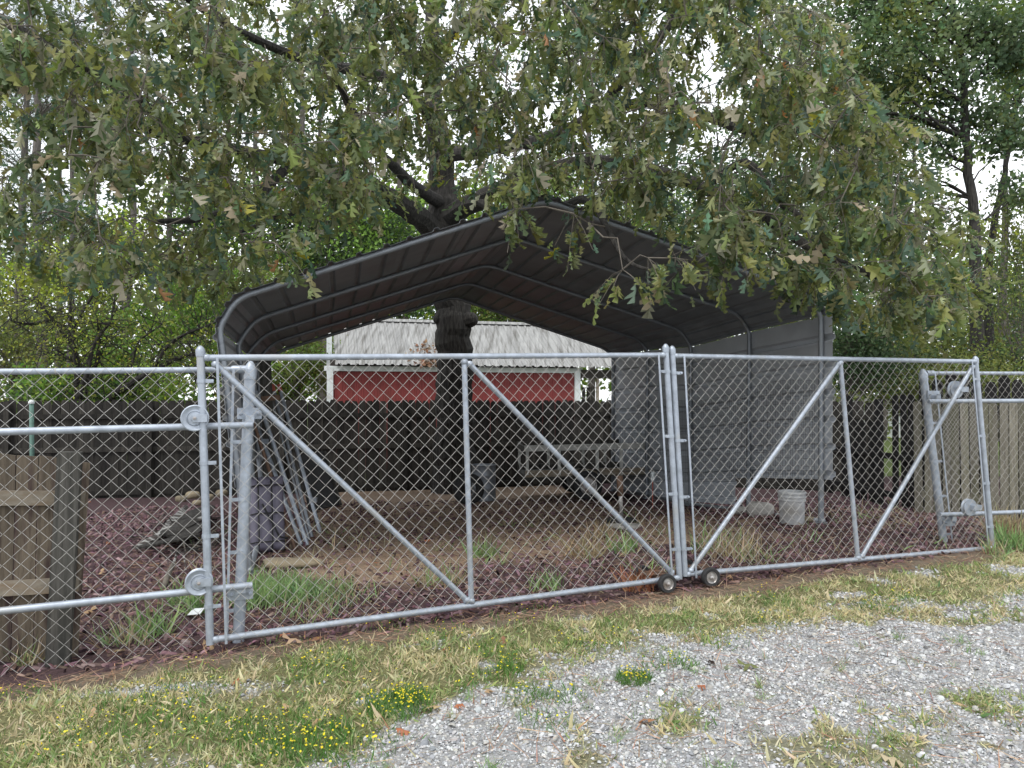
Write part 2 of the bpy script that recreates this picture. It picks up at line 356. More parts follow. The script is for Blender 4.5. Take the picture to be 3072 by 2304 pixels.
# gravel
p = pick(62000, -3.5, 7.5, 2.7, 6.8, 0)
k = len(p); up = nrm(A(0, 0, 1) + RNG.normal(0, .35, (k, 3)))
sz = RNG.gamma(3.2, .0042, k) + .006
pz = pick(260000, -3.5, 7.5, 2.7, 6.8, 0); kz = len(pz)
PYR = (A((-.5, -.3, 0), (.4, -.5, 0), (.55, .35, 0), (-.2, .5, 0), (0, .05, .42)), np.array([(0, 1, 4), (1, 2, 4), (2, 3, 4), (3, 0, 4)]))
V2, F2 = scatter(*PYR, pz, nrm(RNG.normal(size=(kz, 3)) * A(1, 1, .2)), nrm(A(0, 0, 1) + RNG.normal(0, .4, (kz, 3))), RNG.uniform(.006, .016, kz), RNG.uniform(.7, 1., kz))
fastmesh('gravel', V2, F2, STUFF, cols=np.repeat(jitcol(A((.44, .45, .45), (.36, .37, .38), (.50, .51, .51), (.40, .38, .35), (.27, .28, .29)), kz, .18, .012), 4, 0), kind='stuff')
V, Fc = scatter(*PEB, p + A(0, 0, .002), nrm(RNG.normal(size=(k, 3)) * A(1, 1, .2)), up, sz, RNG.uniform(.6, 1., k))
gc = jitcol(A((.44, .45, .45), (.36, .37, .38), (.52, .53, .53), (.40, .39, .36), (.26, .27, .28), (.42, .42, .41)), k, .16, .012)
fastmesh('loose_pebbles', V, Fc, STUFF, cols=np.repeat(gc, len(PEB[1]), 0), kind='stuff')
# mulch chips
p1 = pick(42000, -6.5, 8.5, 4.4, 12.5, 2); p2 = pick(9000, -4, 4.5, 6, 13, 3)
p = np.concatenate([p1, p2[:3000]]); k = len(p)
V, Fc = scatter(*CHIP, p, nrm(RNG.normal(size=(k, 3)) * A(1, 1, .25)), nrm(A(0, 0, 1) + RNG.normal(0, .5, (k, 3))), RNG.uniform(.03, .09, k), RNG.uniform(.8, 1.4, k))
mc = jitcol(A((.12, .068, .078), (.17, .105, .115), (.06, .036, .042), (.20, .135, .135), (.12, .08, .068)), k, .25, .05)
fastmesh('mulch', V, Fc, STUFF, cols=np.repeat(mc, len(CHIP[1]), 0), kind='stuff')
# pine straw and dead grass stalks, lying
ps = np.concatenate([pick(60000, -4, 8, 3.5, 8, 4), pick(20000, -4, 6, 5.5, 12, 3), pick(16000, -4, 7.5, 4.5, 10, 2), pick(7000, -2, 8, 3, 6, 0)])
k = len(ps); 
NL = (A((-.011, 0, 0), (.011, 0, 0), (.008, 1, .05)), np.array([(0, 1, 2)]))
V, Fc = scatter(*NL, ps + A(0, 0, 1) * RNG.uniform(.002, .03, (k, 1)), nrm(RNG.normal(size=(k, 3)) * A(1, 1, .12)), nrm(A(0, 0, 1) + RNG.normal(0, .2, (k, 3))), RNG.uniform(.07, .2, k), RNG.uniform(.8, 1.8, k))
pc = jitcol(A((.28, .15, .095), (.34, .22, .14), (.24, .14, .10), (.40, .31, .20)), k, .2, .06)
fastmesh('pine_straw', V, Fc, STUFF, cols=pc, kind='stuff')
# lawn grass
pg = pick(430000, -4, 8, 2.6, 7.2, 1, 1.1, 4.5)
k = len(pg); up = nrm(A(0, 0, 1) + RNG.normal(0, 1.1, (k, 3)) * A(1, 1, .3))
sz = RNG.gamma(6, .0050, k) + .008
V, Fc = scatter(*BLADE, pg, up, RNG.normal(size=(k, 3)), sz, RNG.uniform(1.2, 2.6, k))
dry = (.5 * fbm(pg[:, 0] * 2.5, pg[:, 1] * 2.5))[:, None] + .5 * fbm(pg[:, 0] * 11, pg[:, 1] * 11)[:, None]
cg = jitcol(A((.22, .29, .10), (.27, .33, .13), (.19, .26, .12), (.32, .35, .16)), k, .2, .06); cd = jitcol(A((.52, .47, .28), (.46, .42, .25), (.56, .51, .33)), k, .15, .05)
sel = RNG.random((k, 1)) < np.clip((dry - .35) * 4.5, .2, .92)
gcol = np.where(sel, cd, cg)
fastmesh('grass', V, Fc, GRASSM, cols=np.repeat(gcol, 3, 0), kind='stuff')
# weed tufts in the gravel, tall grass behind the gate
tv, tf, tcol = [], [], []
off = 0
def tuft(x, y, nb, h, rad, cols, lean=.5):
    global off
    a = RNG.uniform(0, 2 * np.pi, nb); r = rad * np.sqrt(RNG.random(nb)); px, py = x + r * np.cos(a), y + r * np.sin(a)
    pz = G(px, py) - .01; pos = np.stack([px, py, pz], 1)
    up = nrm(A(0, 0, 1) + RNG.normal(0, lean, (nb, 3)) * A(1, 1, .3))
    V, F = scatter(*BLADE, pos, up, RNG.normal(size=(nb, 3)), h * RNG.uniform(.5, 1.2, nb), RNG.uniform(.35, .7, nb))
    tv.append(V); tf.append(F + off); off += len(V); tcol.append(np.repeat(jitcol(cols, nb, .2, .06), 3, 0))
LG = A((.22, .33, .13), (.27, .37, .16), (.17, .27, .12)); DG = A((.38, .32, .20), (.42, .36, .24), (.30, .24, .15)); MG = np.concatenate([LG, DG])
for dx, dy, nb, h, rad, cc in [(600, 1285, 330, .20, .32, LG), (560, 1300, 260, .2, .22, LG), (690, 1285, 240, .17, .3, LG), (590, 1262, 160, .16, .25, LG), (680, 1320, 150, .16, .3, MG), (760, 1290, 100, .15, .25, MG),
        (400, 1300, 60, .22, .12, LG), (330, 1370, 80, .25, .12, LG), (300, 1385, 60, .2, .14, MG), (430, 1320, 80, .25, .1, LG), (250, 1390, 40, .2, .1, MG),
        (1040, 1200, 100, .22, .15, LG), (950, 1260, 110, .2, .2, MG), (1180, 1270, 60, .2, .15, LG), (1260, 1200, 90, .3, .2, DG), (1300, 1160, 60, .25, .15, DG),
        (1350, 1190, 80, .25, .15, LG), (1590, 1200, 130, .26, .26, DG), (1560, 1180, 80, .26, .3, MG), (1640, 1210, 50, .2, .2, MG), (1500, 1190, 40, .2, .25, MG),
        (60, 1430, 60, .18, .08, MG), (1720, 1105, 40, .15, .1, LG), (2170, 1165, 220, .35, .16, DG), (2195, 1185, 200, .25, .15, LG), (2150, 1195, 90, .18, .1, MG),
        (1380, 1270, 120, .22, .14, A((.33, .14, .08), (.38, .2, .12)))]:
    q = onground(dx, dy); tuft(q[0], q[1], nb, h, rad, cc)
for _ in range(150):
    dx, dy = RNG.uniform(400, 2180), RNG.uniform(1080, 1240)
    q = onground(dx, dy)
    if q[1] > gate_y(q[0]) + .15 and q[1] < 10: tuft(q[0], q[1], RNG.integers(4, 12), RNG.uniform(.10, .22), .14, MG if RNG.random() < .6 else DG, .9)
q0 = pick(2600, -1, 7.5, 2.7, 6, 0, 1.)
for q in q0[RNG.permutation(len(q0))[:85]]: tuft(q[0], q[1], RNG.integers(8, 40), RNG.uniform(.03, .08), RNG.uniform(.02, .07), MG if RNG.random() < .6 else LG, .9)
fastmesh('tall_grass', np.concatenate(tv), np.concatenate(tf), GRASSM, cols=np.concatenate(tcol), kind='stuff')
# yellow flowers with their feathery leaves: five small petals and a stem of the plant
fl_px = [(1370, 1465, 40, .06), (1655 * .52, 1520, 50, .12), (860, 1520, 40, .1), (640, 1590, 60, .16), (680, 1600, 40, .12), (1080, 1455, 14, .07), (1100, 1440, 12, .05), (880, 1505, 16, .05), (520, 1570, 14, .1), (400, 1490, 22, .15),
         (370, 1510, 18, .12), (470, 1560, 10, .1), (260, 1560, 14, .2), (150, 1580, 8, .2), (700, 1440, 14, .12), (1070, 1410, 10, .1), (1330, 1385, 10, .12), (1240, 1395, 10, .1), (1900, 1310, 14, .1), (1660, 1335, 14, .12),
         (1650, 1290, 12, .15), (1150, 1330, 14, .2), (950, 1365, 12, .15), (820, 1350, 10, .15), (60, 1500, 10, .1), (1950, 1290, 10, .08), (1560, 1385, 8, .1), (1180, 1555, 10, .08), (240, 1600, 14, .2), (300, 1540, 14, .25), (570, 1640, 20, .2), (780, 1620, 10, .1), (1010, 1480, 6, .05), (1210, 1500, 14, .08), (1140, 1500, 9, .06), (1470, 1430, 8, .06), (1420, 1430, 8, .08)]
fv, ff, fc = [], [], []; lv, lf, lc = [], [], []; fo = lo_ = 0
PET = (A((-.5, 0, 0), (0, -.5, .05), (.5, 0, 0), (0, .5, .05), (0, 0, .25)), np.array([(0, 1, 4), (1, 2, 4), (2, 3, 4), (3, 0, 4)]))
for dx, dy, nb, rad in fl_px + [(RNG.uniform(0, 1900), RNG.uniform(1400, 1650), RNG.integers(2, 8), .15) for _ in range(55)]:
    q = onground(dx, dy); nb = int(nb * 1.25)
    if zones(q[:1], q[1:2])[0][0] > .6 and rad == .15: continue
    a = RNG.uniform(0, 6.28, nb); r = rad * 1.5 * np.sqrt(RNG.random(nb))
    px, py = q[0] + r * np.cos(a), q[1] + r * np.sin(a); pz = G(px, py) + RNG.uniform(.02, .06, nb)
    pos = np.stack([px, py, pz], 1)
    V, F_ = scatter(*PET, pos, nrm(RNG.normal(size=(nb, 3)) * A(1, 1, .3)), nrm(A(0, -.3, 1) + RNG.normal(0, .3, (nb, 3))), RNG.uniform(.007, .0145, nb), np.ones(nb))
    fv.append(V); ff.append(F_ + fo); fo += len(V); fc.append(np.repeat(jitcol(A((.74, .60, .03), (.72, .64, .06)), nb, .1, .03), 4, 0))
    m_ = nb * 9; a = RNG.uniform(0, 6.28, m_); r = (rad * 1.5 + .02) * np.sqrt(RNG.random(m_)); px, py = q[0] + r * np.cos(a), q[1] + r * np.sin(a)
    V, F_ = scatter(*BLADE, np.stack([px, py, G(px, py) - .01], 1), nrm(A(0, 0, 1) + RNG.normal(0, .5, (m_, 3))), RNG.normal(size=(m_, 3)), RNG.uniform(.03, .07, m_), RNG.uniform(.5, 1, m_))
    lv.append(V); lf.append(F_ + lo_); lo_ += len(V); lc.append(np.repeat(jitcol(A((.08, .18, .04), (.12, .22, .06)), m_, .2, .06), 3, 0))
fastmesh('yellow_flowers', np.concatenate(fv), np.concatenate(ff), GRASSM, cols=np.concatenate(fc), kind='stuff')
fastmesh('flowering_weeds', np.concatenate(lv), np.concatenate(lf), GRASSM, cols=np.concatenate(lc), kind='stuff')
# ================================================================== CHAIN LINK
def mesh_tubes(lines, r, sides=4):
    """many polylines of equal length -> one V,F (numpy)"""
    L_ = np.asarray(lines, float); k, m, _ = L_.shape
    T = nrm(np.gradient(L_, axis=1)); up = A(.37, .81, .45)
    u = nrm(np.cross(T, up)); w_ = np.cross(T, u)
    a = np.linspace(0, 2 * np.pi, sides, endpoint=False)
    V = L_[:, :, None, :] + r * (np.cos(a)[None, None, :, None] * u[:, :, None, :] + np.sin(a)[None, None, :, None] * w_[:, :, None, :])
    i = np.arange(m - 1)[:, None]; j = np.arange(sides)[None]
    F = np.stack([i * sides + j, i * sides + (j + 1) % sides, (i + 1) * sides + (j + 1) % sides, (i + 1) * sides + j], -1).reshape(-1, 4)
    F = (F[None] + (np.arange(k) * m * sides)[:, None, None]).reshape(-1, 4)
    return V.reshape(-1, 3), F
def chainlink(name, parent, bl, br, tl, tr, normal, label=None, off=.03, cell=.094, over=.03, under=0., seed=0, r=.00165):
    Lh = np.linalg.norm(br - bl); H = np.linalg.norm(tl - bl); a = cell / 2
    nc = int(Lh / a); nr = int((H + over + under) / a)
    lines = []
    vv = np.arange(nr + 1) * a - under
    rg = np.random.default_rng(seed)
    for k in range(nc):
        odd = (np.arange(nr + 1) + k) % 2
        uu = (k + odd) * a
        dz = np.where(odd == 1, 1, -1) * .0028
        s = (uu / Lh)[:, None]; tt = (vv / H)[:, None]
        p = (bl * (1 - s) + br * s) * (1 - tt) + (tl * (1 - s) + tr * s) * tt
        bul = .012 * (vnoise(uu * 1.3 + seed, vv * 1.7) - .5)
        p = p + normal * (off + dz + bul)[:, None] + rg.normal(0, .0012, p.shape)
        # slight wave, like hand-stretched mesh
        p = p + A(0, 0, 1) * (.008 * (vnoise(uu * 2.1, vv * 0 + seed) - .5))[:, None]
        # round each corner with an extra point either side
        q = np.empty((3 * len(p) - 2, 3)); q[::3] = p; q[1::3] = p[:-1] * .9 + p[1:] * .1; q[2::3] = p[:-1] * .1 + p[1:] * .9
        lines.append(q)
    V, F = mesh_tubes(lines, r, 3)
    return fastmesh(name, V, F, WIRE, parent, smooth=True)
def bar(name, parent, a, b, r, m=GALV, n=14):
    a, b = A(*a), A(*b); return MB().tube([a, a * .67 + b * .33, a * .33 + b * .67, b], r, n).build(name, m, parent, True, ang=50)
def bands(parent, a, b, ts, r, side, normal, ln=.07):
    """tension bands round the post a-b, with a tail reaching to the tension bar"""
    for t in ts:
        c = a * (1 - t) + b * t; ax = nrm(b - a)
        m = MB().lathe(c - ax * .012, ax, [(r + .001, 0), (r + .004, 0), (r + .004, .024), (r + .001, .024)], 16)
        m.box(c + side * (r + ln / 2 - .01) + normal * .012, (ln, .004, .024), [side, normal, ax])
        m.lathe(c + side * (r + ln - .018) + normal * .014, normal, [(.0, .012), (.009, .011), (.009, 0)], 8)
        m.build('tension_band', GALV, parent, True, ang=40)
def postcap(parent, top, ax, r, acorn=False):
    prof = [(r + .003, -.03), (r + .005, 0), (r + .004, .012), (r * .8, .028), (r * .4, .038), (.0, .041)] if not acorn else \
        [(r + .004, -.07), (r + .006, -.01), (r + .004, .0), (r * .75, .03), (r * .4, .05), (.0, .056)]
    MB().lathe(top, ax, prof, 16).build('post_cap', GALV, parent, True, ang=50)
def wheelthing(parent, c, ax, R, tyre=True, wd=.045):
    ax = nrm(A(*ax)); c = A(*c)
    if tyre:
        t_ = MB().lathe(c - ax * wd / 2, ax, [(R * .62, 0), (R * .9, -.003), (R, .008), (R * 1.01, wd / 2), (R, wd - .008), (R * .9, wd + .003), (R * .62, wd)], 28).build('wheel', BLACKM, parent, True, ang=60)
        MB().lathe(c - ax * wd / 2, ax, [(R * .64, .006), (R * .60, wd + .002), (R * .52, wd - .004), (R * .48, wd - .014), (R * .25, wd - .012), (R * .2, wd + .006), (R * .09, wd + .010), (R * .08, wd + .022), (0, wd + .024)], 24).build('hub', HUBM, t_, True, ang=35)
        return t_
    t_ = MB().lathe(c - ax * wd / 2, ax, [(0, 0), (R, 0), (R, .004), (R * .86, .014), (R * .86, wd - .014), (R, wd - .004), (R, wd), (R * .93, wd + .003), (R * .80, wd - .006), (R * .62, wd - .008), (R * .55, wd), (R * .5, wd - .006), (R * .3, wd - .004), (R * .25, wd + .006), (0, wd + .006)], 32).build('track_roller', GALV, parent, True, ang=40)
    MB().lathe(c + ax * wd / 2, ax, [(.015, .004), (.015, .014), (.011, .016), (.011, .032), (0, .034)], 6).build('bolt', HUBM, t_)
    return t_

def leaf_gate(label, p0, d, nrml, px, side, bandts, closing_at):
    """px: dict of photo points; side -1 = left leaf"""
    Q = lambda k: onplane(*px[k], p0, d)
    base = Q('bl').copy(); base[2] = g1(base[0], base[1])
    T_ = empty('chain_link_gate', base, label, 'gate', 'two leaves of the sliding gate')
    ax = nrm(Q('lt') - Q('lb')); ax2 = nrm(Q('rt') - Q('rb'))
    bar('end_post', T_, Q('lb'), Q('lt'), .0245); bar('end_post', T_, Q('rb'), Q('rt'), .0245)
    postcap(T_, Q('lt'), ax, .0245); postcap(T_, Q('rt'), ax2, .0245)
    bar('top_rail', T_, Q('tl'), Q('tr'), .0215); bar('bottom_rail', T_, Q('bl'), Q('br'), .0215)
    bar('middle_post', T_, Q('mb'), Q('mt'), .0205)
    bar('brace', T_, Q('b1a'), Q('b1b'), .0205); bar('brace', T_, Q('b2a'), Q('b2b'), .0205)
    # weld collars at the joints
    for k in ('tl', 'tr', 'bl', 'br', 'mt', 'mb', 'b1a', 'b1b', 'b2a', 'b2b'):
        MB().lathe(Q(k) - A(0, 0, .022), (0, 0, 1), [(.012, 0), (.026, .006), (.028, .022), (.026, .038), (.012, .044)], 10).build('weld_joint', GALV, T_, True)
    bl, br, tl, tr = Q('bl'), Q('br'), Q('tl'), Q('tr')
    # mesh stops at the tension bars, a hand's width from the posts
    Lg = np.linalg.norm(br - bl); e = .062 / Lg
    mbl, mbr, mtl, mtr = bl * (1 - e) + br * e, bl * e + br * (1 - e), tl * (1 - e) + tr * e, tl * e + tr * (1 - e)
    chainlink('chain_link_mesh', T_, mbl, mbr, mtl, mtr, nrml, seed=3 + side)
    for a, b_, s_, pa, pb in ((mbl, mtl, 1, Q('lb'), Q('lt')), (mbr, mtr, -1, Q('rb'), Q('rt'))):
        MB().beam(a + nrml * .03 - A(0, 0, .03), b_ + nrml * .03, .016, .005, nrml).build('tension_bar', GALV, T_)
        bands(T_, pa, pb, bandts, .0245, A(d[0], d[1], 0) * s_, nrml, .058)
    return T_, Q
pxL = dict(lb=(454, 1392), lt=(433, 760), rb=(1468, 1250), rt=(1438, 753), tl=(447, 773), tr=(1432, 767), bl=(466, 1381), br=(1462, 1248),
           mb=(1018, 1298), mt=(1003, 782), b1a=(466, 787), b1b=(1008, 1296), b2a=(1014, 786), b2b=(1450, 1236))
gl, QL = leaf_gate('left leaf of the chain link gate, its two braces sloping down to the right', GA, dG, nG, pxL, -1, (.13, .37, .62, .9), None)
pxR = dict(lb=(1480, 1244), lt=(1452, 757), rb=(2144, 1186), rt=(2107, 778), tl=(1460, 769), tr=(2104, 781), bl=(1486, 1240), br=(2140, 1184),
           mb=(1853, 1205), mt=(1815, 784), b1a=(1492, 1232), b1b=(1811, 787), b2a=(1862, 1201), b2b=(2100, 793))
gr_, QR = leaf_gate('right leaf of the chain link gate, its two braces rising to the right', GC, dG2, nG2, pxR, 1, (.12, .35, .6, .9), None)
# rollers on the left end post, in front of the post, riding on the two track pipes
for (dx, dy) in ((421, 903), (430, 1257)):
    c = onplane(dx, dy, GA, dG) + nG * .0
    r_ = wheelthing(gl, c, nG, .084, False, .04)
    m = MB().box(c + A(*dG, 0) * .03 + nG * .034, (.085, .004, .05), [A(*dG, 0), nG, A(0, 0, 1)])
    ca = c + A(*dG, 0) * .052; m.lathe(ca - A(0, 0, .025), (0, 0, 1), [(.026, 0), (.031, 0), (.031, .05), (.026, .05)], 14)
    m.build('roller_bracket', GALV, gl, True, ang=40)
for (dx, dy) in ((2079, 841), (2108, 1098)):
    c = onplane(dx, dy, GC, dG2) - nG2 * .075
    wheelthing(gr_, c, -nG2, .082, False, .04)
    MB().box(c + nG2 * .04 + A(*dG2, 0) * .045, (.1, .05, .05), [A(*dG2, 0), nG2, A(0, 0, 1)]).build('roller_bracket', GALV, gr_)
# ground wheels at the meeting ends: one in front, one behind, on an axle plate
for T_, pf, d2, nn, R in ((gl, (1441, 1266), dG, nG, .076), (gr_, (1535, 1254), dG2, nG2, .079)):
    c = onplane(*pf, GB + A(0, -.10), dG)
    c[2] = g1(c[0], c[1]) + R + .004
    wheelthing(T_, c, nn * 1 + A(-.10, 0, 0), R)
    c2 = c - nn * .34 - A(*d2, 0) * .02; c2[2] = g1(c2[0], c2[1]) + R + .004
    wheelthing(T_, c2, nn, R)
    MB().tube([c, c2], .009, 8).build('axle', RUST, T_, True)
    m = MB(); mid = (c + c2) / 2; m.box(mid + A(0, 0, .05), (.2, .13, .006), [A(*d2, 0), nn, A(0, 0, 1)]); m.box(mid + A(0, 0, .02), (.01, .12, .07), [A(*d2, 0), nn, A(0, 0, 1)])
    m.build('caster_plate', RUST, T_)

def track_fence(label, a0, far_, d, nn, pt, pb, rail_px, tr1, tr2, sgn, brk):
    post_t, post_b = onplane(*pt, a0, d), onplane(*pb, a0, d)
    gz = g1(post_b[0], post_b[1]); base = A(post_b[0], post_b[1], gz)
    T_ = empty('chain_link_fence', base, label, 'fence', 'fixed chain link fence on both sides of the gate')
    ax = nrm(post_t - post_b); r = .037
    bar('end_post', T_, post_b - ax * (post_b[2] - gz + .05), post_t, r, n=18); postcap(T_, post_t, ax, r, True)
    rl = [onplane(*q, a0, d) for q in rail_px]; bar('top_rail', T_, *rl, .0195)
    e = rl[1]; s = rl[0]
    m = MB().lathe(s - nrm(e - s) * .01, nrm(e - s), [(.028, -.01), (.027, .09), (.022, .10)], 14); m.build('rail_cap', GALV, T_, True, ang=40)
    for q in (tr1, tr2):
        u0, u1 = onplane(*q[0], a0 + nn[:2] * .11, d), onplane(*q[1], a0 + nn[:2] * .11, d)
        bar('track_pipe', T_, u0 , u1, .0225)
    for q in brk:
        c = onplane(*q, a0 + nn[:2] * .05, d)
        m = MB().box(c, (.155, .012, .075), [A(*d, 0), nn, A(0, 0, 1)])
        for s_ in (-.055, .055):
            m.lathe(c + A(*d, 0) * s_ + nn * .006, nn, [(.014, 0), (.014, .010), (.008, .012), (.008, .026), (0, .027)], 6)
        m.box(c + nn * .03 + A(0, 0, -.035 if q[1] < 1000 else .045), (.055, .07, .05), [A(*d, 0), nn, A(0, 0, 1)])
        m.box(c - nn * .09, (.10, .006, .075), [A(*d, 0), nn, A(0, 0, 1)])
        m.build('track_bracket', GALV, T_)
    D3 = A(*d, 0) * sgn
    endt = e; bot = lambda p: A(p[0], p[1], g1(p[0], p[1]) + .01)
    off = .075
    tb, bb = s + D3 * off, bot(post_b + D3 * off)
    te, be = e, bot(e)
    if sgn < 0: chainlink('chain_link_mesh', T_, be, bb, te, tb, nn, seed=9, off=.022, over=.045, under=.03)
    else: chainlink('chain_link_mesh', T_, bb, be, tb, te, nn, seed=12, off=.022, over=.045, under=.02)
    MB().beam(bb + nn * .025, tb + nn * .025, .016, .005, nn).build('tension_bar', GALV, T_)
    bands(T_, post_b, post_t, (.08, .3, .5, .72), r, D3, nn, .062)
    # wire ties on the rail
    for k in range(5):
        c = s * (1 - (k + .6) / 5) + e * ((k + .6) / 5)
        MB().lathe(c, nrm(e - s), [(.021, -.003), (.024, 0), (.021, .003)], 10).build('wire_tie', WIRE, T_, True)
    return T_
track_fence('left chain link fence with two track pipes, in front of the brown plank panel', FL0, None, dF, nG, (541, 797), (516, 1362),
            [(530, 798), (-330, 806)], ((546, 918), (-330, 942)), ((545, 1264), (-330, 1354)), -1, ((539, 893), (520, 1283)))
nFR = A(dFR[1], -dFR[0], 0)
track_fence('right chain link fence with two track pipes, in front of grey pickets', FR0, None, dFR, nFR, (1994, 808), (2040, 1184),
            [(2003, 806), (2560, 808)], ((2005, 867), (2560, 864)), ((2030, 1112), (2560, 1094)), 1, ((2016, 852), (2050, 1128)))

# ================================================================== CARPORT
YAW = .25; RO = .035; DX = A(math.cos(YAW), math.sin(YAW), 0); DY = A(-math.sin(YAW), math.cos(YAW), 0)
CO = A(.35, 7.55, 0)
px2 = lambda s: (s[0] / KX, s[1] / KX)
fr_px = [dict(R=(1637, 602), BL=(710, 896), EL=(659, 983), BR=(2418.5, 881), ER=(2463, 948.5), GR=(2463, 1568), GL=(752, 1718)),
         dict(R=(1543, 714.5), BL=(765, 959), EL=(715, 1030), BR=(2211, 940), ER=(2247.5, 996), GR=(2245, 1526), GL=(778, 1640)),
         dict(R=(1460, 794), BL=(794, 1003), EL=(742, 1062), BR=(2040, 990.6), ER=(2072, 1041), GR=(2070, 1506), GL=(796, 1580)),
         dict(R=(1405, 849), BL=(815, 1030), EL=(770, 1090), BR=(1914, 1018.6), ER=(1942, 1052), GR=(1940, 1480), GL=(812, 1540))]
frames = []
for i, q in enumerate(fr_px):
    o = CO + DY * (1.524 * i); f_ = {k: onplane(*px2(v), o[:2], DX[:2]) for k, v in q.items()}
    for k in ('GL', 'GR'): f_[k][2] = g1(f_[k][0], f_[k][1])
    frames.append(f_)
f4 = {k: frames[3][k] + (frames[3][k] - frames[0][k]) / 3 for k in frames[3]}
f4['R'] = onplane(*px2((1361, 891)), (CO + DY * 6.1)[:2], DX[:2])
for k in ('GL', 'GR'): f4[k][2] = g1(f4[k][0], f4[k][1])
frames.append(f4)
cp = empty('carport', A(CO[0], CO[1], g1(CO[0], CO[1])), 'open metal carport with a grey sheet roof under the oak, its right side walled', 'carport')
def rounded(pts, rad):
    out_ = [pts[0]]
    for a, b, c in zip(pts[:-2], pts[1:-1], pts[2:]):
        d1, d2 = nrm(a - b), nrm(c - b); r_ = min(rad, np.linalg.norm(a - b) * .45, np.linalg.norm(c - b) * .45)
        p0, p2 = b + d1 * r_, b + d2 * r_
        for t in np.linspace(0, 1, 7): out_.append(p0 * (1 - t) ** 2 + 2 * b * t * (1 - t) + p2 * t * t)
    out_.append(pts[-1]); return out_
for i, f_ in enumerate(frames):
    jl = f_['EL'] + nrm(f_['GL'] - f_['EL']) * .16; jr = f_['ER'] + nrm(f_['GR'] - f_['ER']) * .16
    MB().tube(rounded([jl, f_['EL'], f_['BL'], f_['R'], f_['BR'], f_['ER'], jr], .16), .029, 12).build('roof_bow', GALVD, cp, True, ang=60)
    for j, g_ in ((jl, f_['GL']), (jr, f_['GR'])):
        lg = MB().tube([j, j * .5 + g_ * .5, g_ - A(0, 0, .03)], .0315, 12).build('leg', GALVD, cp, True, ang=60)
        MB().lathe(g_ + A(0, 0, .0), (0, 0, 1), [(.0, .012), (.07, .012), (.07, 0)], 12).build('foot_plate', GALVD, lg)
for k in ('GL', 'GR'):
    MB().tube([frames[0][k] + A(0, 0, .03) + DY * -.05, frames[2][k] + A(0, 0, .03), frames[4][k] + A(0, 0, .03)], .028, 8).build('base_rail', GALVD, cp, True)
def at_station(k, y):                 # frame key point at depth y (in bays, -.05 .. 4.15)
    i = min(max(int(math.floor(y)), 0), 3); t_ = y - i; return frames[i][k] * (1 - t_) + frames[i + 1][k] * t_
OUT = {('R', 'BL'): 1, ('BL', 'EL'): 1, ('R', 'BR'): 1, ('BR', 'ER'): 1}
def sheet(name, k0, k1, t0, t1, y0, y1, ribs, outw, m, h=.024, stations=None, basis=.032, f0=None, f1=None, hw=.036):
    """a ribbed sheet between profile fractions t0..t1 of the segment k0->k1, running from bay y0 to y1"""
    ts = [t0]; hs = [0]; wv = (t1 - t0)
    Ls = np.linalg.norm(at_station(k1, 0) - at_station(k0, 0)) if f0 is None else np.linalg.norm(f1(0) - f0(0)); rw = hw / Ls
    for c in ribs:
        c = t0 + wv * c; ts += [c - rw, c - rw * .5, c + rw * .5, c + rw]; hs += [0, h, h, 0]
    ts.append(t1); hs.append(0)
    ys_ = sorted(set([y0, y1] + [k for k in (0, 1, 2, 3, 4) if y0 < k < y1]))
    V = []
    for y in ys_:
        a = at_station(k0, y) if f0 is None else f0(y); b_ = at_station(k1, y) if f1 is None else f1(y); n_ = nrm(np.cross(DY, b_ - a)); n_ = n_ if n_ @ outw > 0 else -n_
        for t_, h_ in zip(ts, hs): V.append(a * (1 - t_) + b_ * t_ + n_ * (basis + h_))
    m_ = len(ts); Fq = [(i * m_ + j, i * m_ + j + 1, (i + 1) * m_ + j + 1, (i + 1) * m_ + j) for i in range(len(ys_) - 1) for j in range(m_ - 1)]
    o = MB().add(V, Fq).build(name, m, cp)
    sd = o.modifiers.new('thickness', 'SOLIDIFY'); sd.thickness = .0015; sd.offset = 1
    return o
for (a, b_, npan, rb) in (('R', 'BL', 4, (.17, .50, .83)), ('R', 'BR', 4, (.17, .50, .83)), ('BL', 'EL', 1, (.3, .8)), ('BR', 'ER', 1, (.3, .8))):
    ow = A(0, 0, 1) + (DX if 'R' in b_ and b_ != 'R' and b_ in ('BR', 'ER') else -DX) * .8
    for k in range(npan):
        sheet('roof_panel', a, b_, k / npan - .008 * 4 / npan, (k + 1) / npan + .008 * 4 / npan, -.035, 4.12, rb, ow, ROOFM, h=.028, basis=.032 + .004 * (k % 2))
# ridge cap
MB().add([at_station('R', y) + A(0, 0, .03) + DX * s_ + A(0, 0, -.36 * abs(s_) + .025) for y in (-.04, 2, 4.13) for s_ in (-.12, 0, .12)],
         [(0, 1, 4, 3), (1, 2, 5, 4), (3, 4, 7, 6), (4, 5, 8, 7)]).build('ridge_cap', ROOFM, cp)
